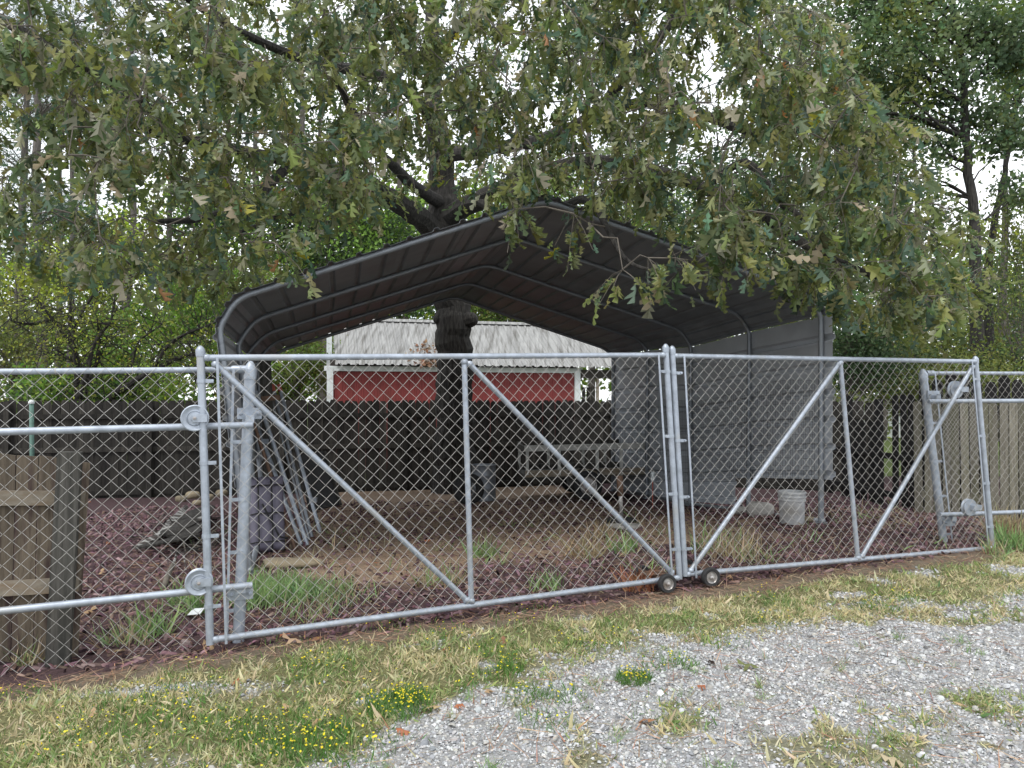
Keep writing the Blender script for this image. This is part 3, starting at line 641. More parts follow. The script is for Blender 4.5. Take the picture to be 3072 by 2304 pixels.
# walls: right down to knee height in the first bay, to the ground further back; left to waist height
wz = lambda k, z: (lambda y: (lambda e, g_: e + (g_ - e) * ((e[2] - g_[2] - z(y)) / (e[2] - g_[2])))(at_station(k, y), at_station('G' + k[1], y)))
zr = lambda y: np.interp(y, [-.1, 0, 1, 2, 4.2], [.50, .50, .44, .40, .36])
topR = lambda y: at_station('ER', y) * 1.
botR = wz('ER', lambda y: zr(y))
for k in range(6):
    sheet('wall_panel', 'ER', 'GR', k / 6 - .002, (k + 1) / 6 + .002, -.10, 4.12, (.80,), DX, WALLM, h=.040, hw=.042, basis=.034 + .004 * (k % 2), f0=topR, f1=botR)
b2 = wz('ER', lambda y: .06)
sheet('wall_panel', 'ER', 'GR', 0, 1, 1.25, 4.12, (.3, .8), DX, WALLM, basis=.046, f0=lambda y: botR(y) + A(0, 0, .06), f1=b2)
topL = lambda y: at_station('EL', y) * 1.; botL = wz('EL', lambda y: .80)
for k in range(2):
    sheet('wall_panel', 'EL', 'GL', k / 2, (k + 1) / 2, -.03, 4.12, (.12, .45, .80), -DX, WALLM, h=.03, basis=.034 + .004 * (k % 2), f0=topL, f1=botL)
# dark welded grid hung inside the right wall
gf = empty('wire_grid_panel', frames[0]['GR'] * 1., 'dark welded wire grid hung on the inside of the carport right wall', 'wire grid')
W0 = lambda y, z: (lambda e, g_: A(*(g_ + (e - g_) * (z / (e[2] - g_[2])))) - DX * .05)(at_station('ER', y), at_station('GR', y))
zt = lambda y: 1.62 + .05 * math.sin(y * 3)
zb = lambda y: float(np.interp(y, [0, 1, 2, 4], [.46, .42, .38, .15]))
vl = []
for y in np.linspace(0.03, 4, 118): vl.append([W0(y, zb(y)) + RNG.normal(0, .003, 3), W0(y, (zb(y) + zt(y)) / 2) + RNG.normal(0, .006, 3), W0(y, zt(y))])
V, F = mesh_tubes(vl, .0019, 3); fastmesh('grid_uprights', V, F, DWIRE, gf, kind='stuff')
hl = []
for k in range(14): hl.append([W0(y, zb(y) + (zt(y) - zb(y)) * k / 13) - DX * .004 + RNG.normal(0, .002, 3) for y in np.linspace(0.03, 4, 24)])
V, F = mesh_tubes(hl, .0021, 3); fastmesh('grid_crosswires', V, F, DWIRE, gf, kind='stuff')

# ================================================================== WOODEN FENCES
def boardmesh(w_, h, th, seed, ear=.25):
    r = np.random.default_rng(seed); e = w_ * ear
    o = [(-w_ / 2, 0), (w_ / 2, 0), (w_ / 2 + r.uniform(-.003, .003), h - e * r.uniform(.7, 1.2)), (w_ / 2 - e, h), (-w_ / 2 + e * r.uniform(.8, 1.3), h + r.uniform(-.006, .006)), (-w_ / 2, h - e)]
    m = MB(); k = len(o)
    m.add([(x, -th / 2, z) for x, z in o] + [(x + r.uniform(-.002, .002), th / 2, z) for x, z in o], [tuple(range(k)), tuple(range(2 * k - 1, k - 1, -1))] + [(i, i + k, (i + 1) % k + k, (i + 1) % k) for i in range(k)])
    me = bpy.data.meshes.new('board'); me.from_pydata(np.concatenate(m.v).tolist(), [], m.f); return me
def wood_fence(label, name, p0, p1, zb_, zt_, bw, gap, m, seed, rails, group=None, posts=(), jit=.02, miss=(), tilt=.004, railside=-1, th=.019, railm=None, ww=None):
    rg = np.random.default_rng(seed); p0, p1 = A(*p0), A(*p1); d = nrm(p1 - p0); n_ = A(-d[1], d[0]) * 1.0
    Lf = np.linalg.norm(p1 - p0); T_ = empty(name, (*p0, g1(*p0)), label, 'fence', group)
    mes = []
    for k in range(5):
        me = boardmesh(bw, 1., th, seed * 10 + k, .22); me.materials.append(m); mes.append(me)
    x = 0; i = 0
    while x < Lf:
        if i not in miss:
            c = p0 + d * (x + bw / 2); zb1, zt1 = zb_(x), zt_(x) + rg.normal(0, jit)
            M = Matrix.Translation((c[0] + n_[0] * rg.normal(0, .003), c[1] + n_[1] * rg.normal(0, .003), zb1)) @ Matrix.Rotation(math.atan2(d[1], d[0]) + rg.normal(0, .03), 4, 'Z') @ Matrix.Rotation(rg.normal(0, tilt), 4, 'Y') @ Matrix.Diagonal((1, 1, zt1 - zb1, 1))
            inst('board', mes[rg.integers(0, 5)], T_, M)
        x += bw + gap * rg.uniform(.4, 1.7); i += 1
    for fz in rails:
        a = A(*(p0 + n_ * railside * (th / 2 + .021)), zb_(0) + (zt_(0) - zb_(0)) * fz); b_ = A(*(p1 + n_ * railside * (th / 2 + .021)), zb_(Lf) + (zt_(Lf) - zb_(Lf)) * fz)
        MB().beam(a, b_, .038, .088).build('rail', railm or m, T_)
    for px_ in posts:
        c = p0 + d * px_ + n_ * railside * .095
        MB().box((c[0], c[1], (zb_(px_) + zt_(px_)) / 2), (.09, .09, zt_(px_) - zb_(px_) - .03), [A(*d, 0), A(*n_, 0), A(0, 0, 1)]).build('post', railm or m, T_)
    return T_
f0 = P(-20, 868, 13.4)[:2]; f1 = P(1345, 858, 16.15)[:2]
Lb = float(np.linalg.norm(f1 - f0))
wood_fence('long weathered board fence, its colour darkened for shade, behind the carport, below the red shed', 'board_fence', f0, f1, lambda x: -.28, lambda x: 1.56 + .0 * x, .142, .001, WOODD, 5, (.06, .50, .84), posts=[.3, 2.7, 5.1, 7.5, 9.9, 12.], jit=.012)
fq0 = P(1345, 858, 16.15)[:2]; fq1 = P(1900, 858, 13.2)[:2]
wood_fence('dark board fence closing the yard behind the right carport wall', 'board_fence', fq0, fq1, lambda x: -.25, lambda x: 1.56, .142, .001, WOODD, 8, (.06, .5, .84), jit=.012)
# broken, gappy fence beside the carport; backlit shadow side painted in as black
BLACKW = mat('backlit_black_picket_wood', (.012, .011, .011), .9, 0, .3, 5, (9, 9, .8), .5, 40, .3)
b0 = P(1775, 870, 12.9)[:2]; b1 = P(1992, 870, 10.4)[:2]
wood_fence('gappy picket fence coloured backlit black, with missing boards, between the carport and the grey fence', 'picket_fence', b0, b1, lambda x: -.02, lambda x: 1.55 + .12 * math.sin(x * 4) - .22 * (0.9 < x < 1.7), .135, .055, BLACKW, 3, (.12, .5,), jit=.05, tilt=.014, miss=(2, 9, 13), posts=(1.7,))
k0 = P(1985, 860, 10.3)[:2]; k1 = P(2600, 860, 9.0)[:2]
wood_fence('weathered boards coloured backlit black whose tops show above the grey pickets at the right', 'board_fence', k0, k1, lambda x: -.02, lambda x: 1.83, .135, .02, BLACKW, 14, (.8,), jit=.05)
r0 = P(1975, 860, 9.9)[:2]; r1 = P(2600, 860, 8.6)[:2]
wood_fence('grey weathered picket fence behind the right fence rails', 'picket_fence', r0, r1, lambda x: .08 - .02 * x, lambda x: 1.57 - .005 * x, .092, .012, WOODG, 4, (.16, .8), posts=(.04, 2.4), jit=.018, railside=1, tilt=.006)
# the near brown plank panel standing behind the left chain link fence
lp = A(-2.66, 4.80)
def pp(dx, dy, o=0.): return onplane(dx, dy, lp + A(-nG[0], -nG[1]) * o, dG)
pb_ = pp(145, 1440); pb_[2] = g1(pb_[0], pb_[1])
pl = empty('plank_panel', pb_, 'brown wooden plank panel with a grey post, standing behind the left chain link fence', 'fence panel')
edges = [(-330, 960, 1420), (-250, 975, 1420), (-165, 980, 1421), (-80, 976, 1422), (-12, 978, 1424), (36, 984, 1428), (84, 986, 1430), (135, 990, 1432), (196, 1000, 1416)]
for (x0, t0, b0_), (x1, t1, b1_) in zip(edges[:-1], edges[1:]):
    q = [pp(x0 + 1.0 - 12, b0_, .03), pp(x1 - 1.0 - 12, b1_, .03), pp(x1 - 1.0, t1, .03), pp(x0 + 1.0, t0 + RNG.uniform(-4, 4), .03)]
    if x1 > 190: q[1] = pp(168, 1416, .03); q[0] = pp(124, 1432, .03)
    hn = nG * .0095; MB().add([c - hn for c in q] + [c + hn for c in q], [(3, 2, 1, 0), (4, 5, 6, 7), (0, 1, 5, 4), (1, 2, 6, 5), (2, 3, 7, 6), (3, 0, 4, 7)]).build('plank', WOODB, pl)
for ya, yb in ((1075, 1076), (1290, 1262)):
    MB().beam(pp(-330, ya, -.0) , pp(184 if ya < 1100 else 170, yb, -.0), .038, .09).build('rail', WOODT, pl)
MB().beam(pp(124, 1442, -.08) - A(0, 0, .06), pp(152, 976, -.08), .13, .09, nG).build('post', WOODP, pl)

# ================================================================== RED SHED
SD = DX; SN = A(SD[1], -SD[0], 0)                   # wall direction and its outward normal (toward camera)
s0 = P(713, 790, 19.0); s1 = onplane(1246, 795, s0[:2], SD[:2]); Ls = float((s1 - s0) @ SD)
sh = empty('red_shed', A(s0[0], s0[1], -.25), 'red metal shed with white corner trim and an old grey ribbed roof, behind the fence', 'shed')
ez = s0[2]; w0 = A(s0[0], s0[1], 0); dep = 4.6; BK = -SN
def wl(u, v, z): return w0 + SD * u + SN * v + A(0, 0, z)
nb = 12; bw_ = (Ls - .16) / nb
for k in range(nb):                                  # ribbed siding sheets
    u0_ = .08 + k * bw_; V = []; pr = []
    for rib in range(4):
        c = (rib + .5) / 4
        pr += [(c - .05, 0), (c - .03, .02), (c + .03, .02), (c + .05, 0)]
    pr = [(0, 0)] + pr + [(1, 0)]
    V = [wl(u0_ + bw_ * a, b_, z) for z in (-.25, ez - .02) for a, b_ in pr]
    m_ = len(pr); MB().add(V, [(j, j + 1, j + 1 + m_, j + m_) for j in range(m_ - 1)]).build('siding_panel', REDM, sh)
MB().box(wl(Ls / 2, -.06, ez / 2), (Ls, .08, ez + .4), [SD, SN, A(0, 0, 1)]).build('front_wall', DARKM, sh)
MB().box(wl(.04, -dep / 2, (ez - .25) / 2), (.06, dep, ez + .25), [SD, SN, A(0, 0, 1)]).build('side_wall', REDM, sh)
MB().box(wl(Ls - .04, -dep / 2, (ez - .25) / 2), (.06, dep, ez + .25), [SD, SN, A(0, 0, 1)]).build('side_wall', REDM, sh)
MB().box(wl(Ls / 2, -dep, (ez - .25) / 2), (Ls, .06, ez + .25), [SD, SN, A(0, 0, 1)]).build('back_wall', REDM, sh)
for u in (.0, Ls): MB().box(wl(u, .035, ez / 2 - .15), (.16, .09, ez + .24), [SD, SN, A(0, 0, 1)]).build('corner_trim', WHITEM, sh)
MB().box(wl(Ls / 2, .05, ez - .07), (Ls + .3, .03, .13), [SD, SN, A(0, 0, 1)]).build('fascia', WHITEM, sh)
rz_ = P(950, 692, 21.5)[2] - ez; rd = 2.35
# tall white corner board seen left of the roof
MB().box(wl(-.02, -.5, ez + .45), (.14, .06, 1.3), [SD, SN, A(0, 0, 1)]).build('gable_trim', WHITEM, sh)
np_ = 12; rl0, rl1 = .12, Ls + 1.42; pw = (rl1 - rl0) / np_
for side in (1, -1):
    for k in range(np_):
        pr = [(0, 0)]
        for rib in range(3):
            c = (rib + .5) / 3 ; pr += [(c - .07, 0), (c - .04, .03), (c + .04, .03), (c + .07, 0)]
            if rib < 2: pr += [(c + .15, 0), (c + .165, .008), (c + .18, 0)]
        pr.append((1, 0))
        V = []
        hipcut = lambda t: .0
        for t in (0, .5, 1):
            for a, b_ in pr:
                u = rl0 + pw * (k + a)
                vv = .32 - (rd + .32) * t if side == 1 else -2 * rd - .32 + (rd + .32) * t
                V.append(wl(u + .0, vv, ez + .02 + rz_ * t - (.32 / rd * rz_) * (1 - t) * .0 + b_))
        m_ = len(pr); MB().add(V, [(i * m_ + j, i * m_ + j + 1, (i + 1) * m_ + j + 1, (i + 1) * m_ + j) for i in range(2) for j in range(m_ - 1)]).build('roof_panel', SHROOF, sh)
MB().add([wl(u, -rd + s_, ez + .07 + rz_ - abs(s_) * .5) for u in (rl0 - .02, rl1 + .02) for s_ in (-.2, 0, .2)], [(0, 1, 4, 3), (1, 2, 5, 4)]).build('ridge_cap', SHROOF, sh)
for u in (rl0, ):
    MB().add([wl(u, 0, ez), wl(u, -rd, ez + rz_), wl(u, -2 * rd, ez)], [(0, 1, 2)]).build('gable', WHITEM, sh)
# lean-to bay at the right: beam, posts and a slatted back
MB().beam(wl(Ls + .1, .05, ez - .16), wl(rl1 - .05, .05, ez - .16), .09, .24).build('beam', DARKM, sh)
MB().box(wl(Ls + .62, .0, ez / 2 - .2), (.07, .07, ez - .1), [SD, SN, A(0, 0, 1)]).build('bay_post', WOODT, sh)
MB().box(wl(rl1 - .1, .0, ez / 2 - .2), (.1, .1, ez - .1), [SD, SN, A(0, 0, 1)]).build('bay_post', DARKM, sh)
for k in range(7): MB().box(wl(Ls + .18 + k * .15, -1.6, .85), (.10, .03, 2.2), [SD, SN, A(0, 0, 1)]).build('bay_slat', DARKM if k % 2 else WOODP, sh)

# ================================================================== THINGS IN THE YARD
def gp(dx, dy): return onground(dx, dy)
# bucket
q = gp(1711, 1130)
bk = empty('bucket', q, 'white ribbed plastic bucket on the dirt beside the front right carport leg', 'bucket')
MB().lathe(q, (0, 0, 1), [(0, .004), (.128, 0), (.132, .01), (.143, .26), (.152, .262), (.152, .272), (.145, .276), (.147, .30), (.156, .302), (.156, .312), (.148, .316), (.150, .338), (.158, .342), (.158, .356), (.150, .366), (.144, .364), (.140, .30), (.128, .02), (0, .02)], 40).build('pail', BUCKETM, bk, True, ang=35)
a = np.linspace(0, math.pi, 14); MB().tube([q + A(.155 * math.cos(t_), -.02 - .10 * math.sin(t_), .32 - .10 * math.sin(t_)) for t_ in a], .002, 6).build('handle', HUBM, bk, True)
# utility trailer
TRW = mat('trailer_grey_rail', (.46, .46, .43), .7, .1, .2, 6)
TY = 12.6
tb_ = gp(1270, 1062); c0 = A(0, TY)
td = nrm(A(1, .10)); T3 = A(*td, 0); TN = A(td[1], -td[0], 0)
o_ = onplane(1270, 1000, c0, td)
tr = empty('utility_trailer', A(o_[0], o_[1], g1(o_[0], o_[1])), 'small weathered utility trailer with a railed side, parked under the carport', 'trailer')
tp = lambda x, y, o=0.: onplane(x, y, c0 - TN[:2] * 0 + np.array([-TN[0], -TN[1]]) * o, td)
depth = 1.25
for o in (0., depth):
    sfx = WOODP
    top = MB().beam(tp(1133, 969) - TN * o, tp(1412, 962) - TN * o, .04, .10).build('top_rail', TRW if o == 0 else WOODP, tr)
    MB().beam(tp(1135, 1024) - TN * o, tp(1412, 1016) - TN * o, .05, .11).build('side_board', WOODT if o == 0 else WOODP, tr)
    for x in (1139, 1208, 1290, 1342, 1408):
        MB().beam(tp(x, 1026) - TN * o, tp(x, 964) - TN * o, .05, .05).build('upright', TRW, tr)
fl_a, fl_b = tp(1135, 1032) - TN * depth / 2, tp(1412, 1024) - TN * depth / 2
MB().beam(fl_a, fl_b, depth, .04).build('deck', WOODP, tr)
for x in (1137, 1410): MB().beam(tp(x, 972), tp(x, 972) - TN * depth, .05, .09).build('cross_rail', WOODP, tr)
for o in (-.06, depth + .06):
    c = tp(1268, 1056) - TN * o; c[2] = g1(c[0], c[1]) + .25
    wheelthing(tr, c, TN if o < 0 else -TN, .25, True, .14)
    m = MB().tube([c + T3 * .30 * math.cos(t_) + A(0, 0, .30 * math.sin(t_)) for t_ in np.linspace(.3, math.pi - .3, 9)], .02, 6); m.build('mudguard', DARKM, tr)
h_ = (tp(1412, 1030) - TN * depth / 2); hitch = h_ + T3 * .65 - A(0, 0, .05)
MB().beam(h_ - TN * -.45, hitch, .05, .07).build('tongue', DARKM, tr); MB().beam(h_ - TN * .45, hitch, .05, .07).build('tongue', DARKM, tr)
# jack stand in front of the trailer
q = gp(1342, 1128)
jk = empty('jack_stand', q, 'rusty jack stand pipe with a flat dark base plate in front of the trailer', 'jack stand')
MB().lathe(q, (0, 0, 1), [(0, .05), (.19, .045), (.20, .02), (.19, 0)], 20).build('base_plate', BLACKM, jk, True, ang=40)
MB().tube([q + A(0, 0, .03), q + A(-.01, 0, .50)], .028, 10).build('lower_tube', HUBM, jk, True)
MB().tube([q + A(-.01, 0, .34), q + A(-.02, 0, .60)], .042, 10).build('rusty_sleeve', RUST, jk, True)
MB().tube([q + A(-.02, 0, .58), q + A(-.02, 0, .66), q + A(.14, -.02, .66)], .014, 8).build('crank', DARKM, jk, True)
q = gp(1410, 1098)
st = empty('marker_stake', q, 'thin stake with a white cylinder cap right of the jack stand', 'stake')
MB().tube([q, q + A(0, 0, .42)], .008, 8).build('rod', REDCAP, st); MB().tube([q + A(0, 0, .42), q + A(0, 0, .55)], .028, 12).build('cap', WHITEM, st, True, ang=40)
# barrel and tyre by the oak
q = gp(1048, 1046) + A(0, 0, 0); q = P(1045, 1045, 12.9); q[2] = g1(q[0], q[1])
ba = empty('barrel', q, 'grey metal barrel standing to the left of the trailer', 'barrel')
MB().lathe(q, (0, 0, 1), [(0, 0), (.21, 0), (.215, .02), (.21, .04), (.21, .2), (.216, .22), (.21, .24), (.21, .42), (.216, .44), (.21, .46), (.21, .60), (.218, .62), (.20, .62), (.20, .60), (0, .59)], 28).build('drum', GALVD, ba, True, ang=35)
q = P(1012, 1058, 12.2); q[2] = g1(q[0], q[1]) + .26
ty = MB().lathe(q, TN + A(.2, 0, 0), [(.14, -.07), (.22, -.08), (.26, -.05), (.265, 0), (.26, .05), (.22, .08), (.14, .07), (.13, 0), (.14, -.07)], 26).build('tyre', BLACKM, None, True, ang=50)
tag(ty, 'old black tyre standing in the shade next to the grey barrel', 'tyre')
q = P(1405, 1065, 13.4)
# leaning tubes at the left legs
tubes = [((560, 930), (651, 1177), 7.85, 8.6, .022, GALV, None), ((553, 846), (664, 1178), 7.9, 8.6, .024, GALV, None), ((592, 846), (674, 1160), 8.1, 8.8, .022, GALVD, REDCAP), ((583, 850), (668, 1166), 8.05, 8.8, .014, GALVD, None),
         ((606, 846), (692, 1150), 8.3, 9.0, .024, GALV, REDCAP), ((545, 905), (638, 1188), 7.8, 8.5, .02, RUST, None)]
tlab = ['leftmost galvanized pipe leaning in the bundle inside the carport, reaching lowest', 'long bright galvanized pipe leaning second from the left in the bundle', 'weathered pipe with a red cap, leaning next to the thin conduit', 'thin dull conduit leaning between the pipes',
        'rightmost leaning galvanized pipe with a red cap', 'rusty brown pipe leaning at the left edge of the bundle']
for k, (a_, b_, yb, yt, r_, m_, cap) in enumerate(tubes):
    bt = gp(*b_); tp_ = P(*a_, bt[1] + .55)
    T_ = empty('leaning_pipe', bt, tlab[k], 'pipe', 'pipes leaning against the left carport wall')
    ax_ = nrm(tp_ - bt)
    MB().tube([bt, (bt + tp_) / 2, tp_], r_, 10).build('shaft', m_, T_, True, ang=50)
    if cap: MB().tube([tp_, tp_ + ax_ * .10], r_ + .006, 10).build('cap', cap, T_, True, ang=40)
    if k in (0, 4):
        c = bt + (tp_ - bt) * (.9 if k == 0 else .22); MB().box(c + A(.03, -.01, 0), (.09, .05, .06)).build('clamp', GALV, T_)
# timber leaning behind them
bt = P(590, 1150, 8.6); bt[2] = g1(bt[0], bt[1]); T_ = empty('timber', bt, 'dark square timber standing behind the leaning pipes', 'timber')
MB().beam(bt, P(572, 770, 9.1), .11, .11, (0, 1, 0)).build('beam', WOODP, T_); MB().beam(P(566, 862, 8.7), P(604, 858, 8.7), .05, .06).build('crosspiece', RUST, T_)
# strapped vinyl bundle
qa, qb = gp(541, 1196), gp(614, 1190); up_ = nrm(A(-.08, .32, 1)); rt = nrm(qb - qa); wdt = float(np.linalg.norm(qb - qa)); nn_ = nrm(np.cross(up_, rt)); nn_ = -nn_ if nn_[1] > 0 else nn_
T_ = empty('vinyl_bundle', qa, 'slate purple folded vinyl bundle tied with black cords, leaning by the left carport leg', 'bundle')
H_ = .80; V = []; nu, nv = 13, 17
for j in range(nv):
    for i in range(nu):
        u, v_ = i / (nu - 1), j / (nv - 1)
        puff = .05 * (1 - abs(2 * u - 1) ** 6) * (1 - abs(2 * v_ - 1) ** 8) + .03 * (fbm(A(u * 4), A(v_ * 5))[0] - .5) - .018 * (abs(u - .22) < .05) - .018 * (abs(u - .62) < .05) - .018 * (abs(v_ - .12) < .04) - .018 * (abs(v_ - .5) < .04)
        V.append(qa + rt * (u * wdt + .03 * v_ * 0 - .04 * v_) + up_ * (v_ * H_ + .01) + nn_ * (.06 + puff))
V += [p_ - nn_ * .14 for p_ in V]
idx_ = lambda i, j, o=0: j * nu + i + o * nu * nv
Fq = [(idx_(i, j), idx_(i + 1, j), idx_(i + 1, j + 1), idx_(i, j + 1)) for j in range(nv - 1) for i in range(nu - 1)] + [(idx_(i, j, 1), idx_(i, j + 1, 1), idx_(i + 1, j + 1, 1), idx_(i + 1, j, 1)) for j in range(nv - 1) for i in range(nu - 1)]
Fq += [(idx_(i, 0, 1), idx_(i + 1, 0, 1), idx_(i + 1, 0), idx_(i, 0)) for i in range(nu - 1)] + [(idx_(i, nv - 1), idx_(i + 1, nv - 1), idx_(i + 1, nv - 1, 1), idx_(i, nv - 1, 1)) for i in range(nu - 1)]
Fq += [(idx_(0, j), idx_(0, j + 1), idx_(0, j + 1, 1), idx_(0, j, 1)) for j in range(nv - 1)] + [(idx_(nu - 1, j, 1), idx_(nu - 1, j + 1, 1), idx_(nu - 1, j + 1), idx_(nu - 1, j)) for j in range(nv - 1)]
MB().add(V, Fq).build('folded_vinyl', TARPM, T_, True)
for u in (.22, .62): MB().tube([qa + rt * (u * wdt) + up_ * (v_ * H_) + nn_ * (.125 if .05 < v_ < .95 else .06) - rt * .04 * v_ for v_ in np.linspace(0, 1, 9)], .008, 6).build('cord', BLACKM, T_)
for v_ in (.12, .5, .88): MB().tube([qa + rt * (u * wdt - .04 * v_) + up_ * (v_ * H_) + nn_ * (.125 if .05 < u < .95 else .06) for u in np.linspace(0, 1, 9)], .008, 6).build('cord', BLACKM, T_)
MB().tube([qa + rt * .25 * wdt + up_ * .5 + nn_ * .14, qa + rt * .8 * wdt + up_ * .14 + nn_ * .13, qa + rt * 1.05 * wdt + up_ * .12 + nn_ * .1], .010, 6).build('cord', BLACKM, T_)
# dark sheet leaning deeper in
qa = gp(668, 1105); qb = gp(735, 1090); T_ = empty('leaning_sheet', qa, 'dark flat sheet leaning in the shade right of the pipes', 'sheet')
tl_, tr_ = P(640, 985, qa[1] + .5), P(700, 975, qb[1] + .5)
hn = A(0, -.02, .01); qs = [qa, qb, tr_, tl_]; MB().add([c + hn for c in qs] + [c - hn for c in qs], [(0, 1, 2, 3), (7, 6, 5, 4), (0, 4, 5, 1), (1, 5, 6, 2), (2, 6, 7, 3), (3, 7, 4, 0)]).build('panel', BLACKM, T_)
MB().beam(qb + A(.02, -.04, 0), tr_ + A(.02, -.04, 0), .04, .04, (0, 1, 0)).build('edge_strip', WOODP, T_)
# stones
def stone(name, label, c, sx, sy, sz, m, seed, group=None):
    r = np.random.default_rng(seed); V = []; nl, nk = 7, 12
    for i in range(nl + 1):
        th = math.pi * i / nl
        for j in range(nk):
            ph = 2 * math.pi * j / nk; d = A(math.sin(th) * math.cos(ph), math.sin(th) * math.sin(ph), math.cos(th)); d = np.sign(d) * np.abs(d) ** .75
            k_ = 1 + .16 * math.sin(ph * 3 + seed) * math.sin(th) + r.uniform(-.05, .05)
            V.append(A(*c) + d * A(sx, sy, sz) * k_ + A(0, 0, sz * .6))
    F_ = [(i * nk + j, (i + 1) * nk + j, (i + 1) * nk + (j + 1) % nk, i * nk + (j + 1) % nk) for i in range(nl) for j in range(nk)]
    o = MB().add(V, F_).build(name, m, None, True); return tag(o, label, 'stone', group)
stone('stone', 'flat beige stone slab lying in front of the leaning pipes', gp(628, 1222), .30, .12, .045, STONE, 1)
stone('stone', 'rounded grey stone left of the white bucket', gp(1640, 1112), .17, .12, .10, GSTONE, 2)
stone('stone', 'yellowish stone by the foot of the front right carport leg', gp(1748, 1126), .07, .05, .035, STONE, 3)
stone('stone', 'pale flat stone under the jack stand', gp(1350, 1140), .22, .12, .03, GSTONE, 6)
stone('stone', 'grey stone at the foot of the second right carport leg', gp(1600, 1108), .14, .10, .05, GSTONE, 9)
for k, (x, y, s_) in enumerate([(415, 1075, .13), (437, 1062, .16), (462, 1056, .13), (392, 1082, .10), (448, 1080, .11), (478, 1070, .12), (425, 1090, .08)]):
    stone('stone', 'tan stone in the heap against the fence behind the left gate post', gp(x, y), s_, s_ * .8, s_ * .6, STONE, 20 + k, 'stones heaped by the back fence')
# bark slabs and sticks
q = gp(360, 1180); T_ = empty('bark_pile', q, 'pile of split bark slabs and dead sticks on the mulch left of the gate post', 'debris pile')
r = np.random.default_rng(4)
for k, (x0, y0, x1, y1, wd) in enumerate([(290, 1194, 345, 1178, .10), (322, 1182, 372, 1160, .13), (348, 1164, 402, 1118, .13), (362, 1170, 440, 1146, .12), (296, 1202, 430, 1186, .12), (370, 1186, 445, 1165, .3), (395, 1150, 455, 1125, .3), (350, 1180, 420, 1160, .3)]):
    a_, b_ = gp(x0, y0), gp(x1, y1); a_[2] += .05 + .01 * k; b_[2] += .12 + .012 * k; d_ = nrm(b_ - a_); s_ = nrm(np.cross(d_, A(0, 0, 1))); V = []
    for t_ in np.linspace(0, 1, 7):
        c = a_ * (1 - t_) + b_ * t_; w_ = wd * (.35 + .65 * math.sin(math.pi * (t_ * .8 + .15))) * r.uniform(.85, 1.1)
        for s in (-.5, -.2, .2, .5): V.append(c + s_ * s * w_ + A(0, 0, .02 * (1 - (2 * s) ** 2) + r.uniform(-.012, .012)))
    V += [v_ - A(0, 0, .02) for v_ in V]; n0 = 28
    F_ = [(i * 4 + j, i * 4 + j + 1, (i + 1) * 4 + j + 1, (i + 1) * 4 + j) for i in range(6) for j in range(3)]; F_ += [tuple(n0 + q_ for q_ in f_[::-1]) for f_ in F_]
    F_ += [(i * 4, (i + 1) * 4, (i + 1) * 4 + n0, i * 4 + n0) for i in range(6)] + [(i * 4 + 3, i * 4 + 3 + n0, (i + 1) * 4 + 3 + n0, (i + 1) * 4 + 3) for i in range(6)]
    MB().add(V, F_).build('bark_slab', BARKPALE if k < 4 else BARK, T_, False)
for k in range(80):
    a_ = gp(r.uniform(340, 470), r.uniform(1125, 1205)); d_ = nrm(A(r.normal(), r.normal() * .6, r.uniform(0, .35))); ln = r.uniform(.15, .55)
    MB().tube([a_ + A(0, 0, .03), a_ + d_ * ln * .5 + A(0, 0, .05 + r.uniform(0, .04)), a_ + d_ * ln + A(0, 0, .03)], [.008, .006, .002], 5).build('stick', BARK if k % 3 else TWIG, T_)
# fallen limb in the mulch by the lower roller
q = gp(372, 1265); T_ = empty('fallen_branch', q, 'short pale dead branch lying on the mulch near the lower left roller', 'branch')
MB().tube([gp(352, 1275) + A(0, 0, .01), gp(362, 1256) + A(0, 0, .05), gp(374, 1240) + A(0, 0, .09)], [.02, .026, .02], 8).build('limb', TWIG, T_, True)
MB().tube([gp(374, 1240) + A(0, 0, .09), gp(384, 1225) + A(0, 0, .16), gp(396, 1228) + A(0, 0, .14), gp(402, 1238) + A(0, 0, .03)], [.012, .011, .009, .004], 6).build('twig', BARKPALE, T_, True)
q = P(72, 980, 11.5); q[2] = g1(q[0], q[1]); tp_ = P(68, 868, 11.5)
T_ = empty('green_post', q, 'thin green painted post in front of the back fence, above the plank panel', 'post'); MB().tube([q, tp_], .032, 10).build('tube', GREENM, T_, True); MB().lathe(tp_, (0, 0, 1), [(.04, -.03), (.045, 0), (.02, .03), (0, .032)], 10).build('cap', WHITEM, T_, True)
# white litter
q = gp(421, 1330); o = MB().add([q + A(-.05, -.02, .01), q + A(.05, -.03, .02), q + A(.06, .03, .05), q + A(-.04, .03, .03), q + A(0, 0, .055)], [(0, 1, 4), (1, 2, 4), (2, 3, 4), (3, 0, 4), (3, 2, 1, 0)]).build('litter_scrap', WHITEM, None)
tag(o, 'small white paper scrap on the mulch below the lower track pipe', 'litter')
# far pale building glimpsed through the black pickets
q = P(1960, 935, 34); q[2] = -.3
T_ = empty('far_building', q, 'low pale building far off, glimpsed between the black pickets', 'building')
MB().box(q + A(0, 2, .75), (6, 4, 2.2 - .7)).build('wall', WHITEM, T_)
MB().add([q + A(-3.3, -.3, 1.5), q + A(3.3, -.3, 1.5), q + A(3.3, 2, 2.1), q + A(-3.3, 2, 2.1), q + A(3.3, 4.3, 1.5), q + A(-3.3, 4.3, 1.5)], [(0, 1, 2, 3), (3, 2, 4, 5)]).build('roof', SHROOF, T_)
for u in (-1.5, 1.2): MB().box(q + A(u, -.01, .8), (.8, .06, .6)).build('window', BLACKM, T_)
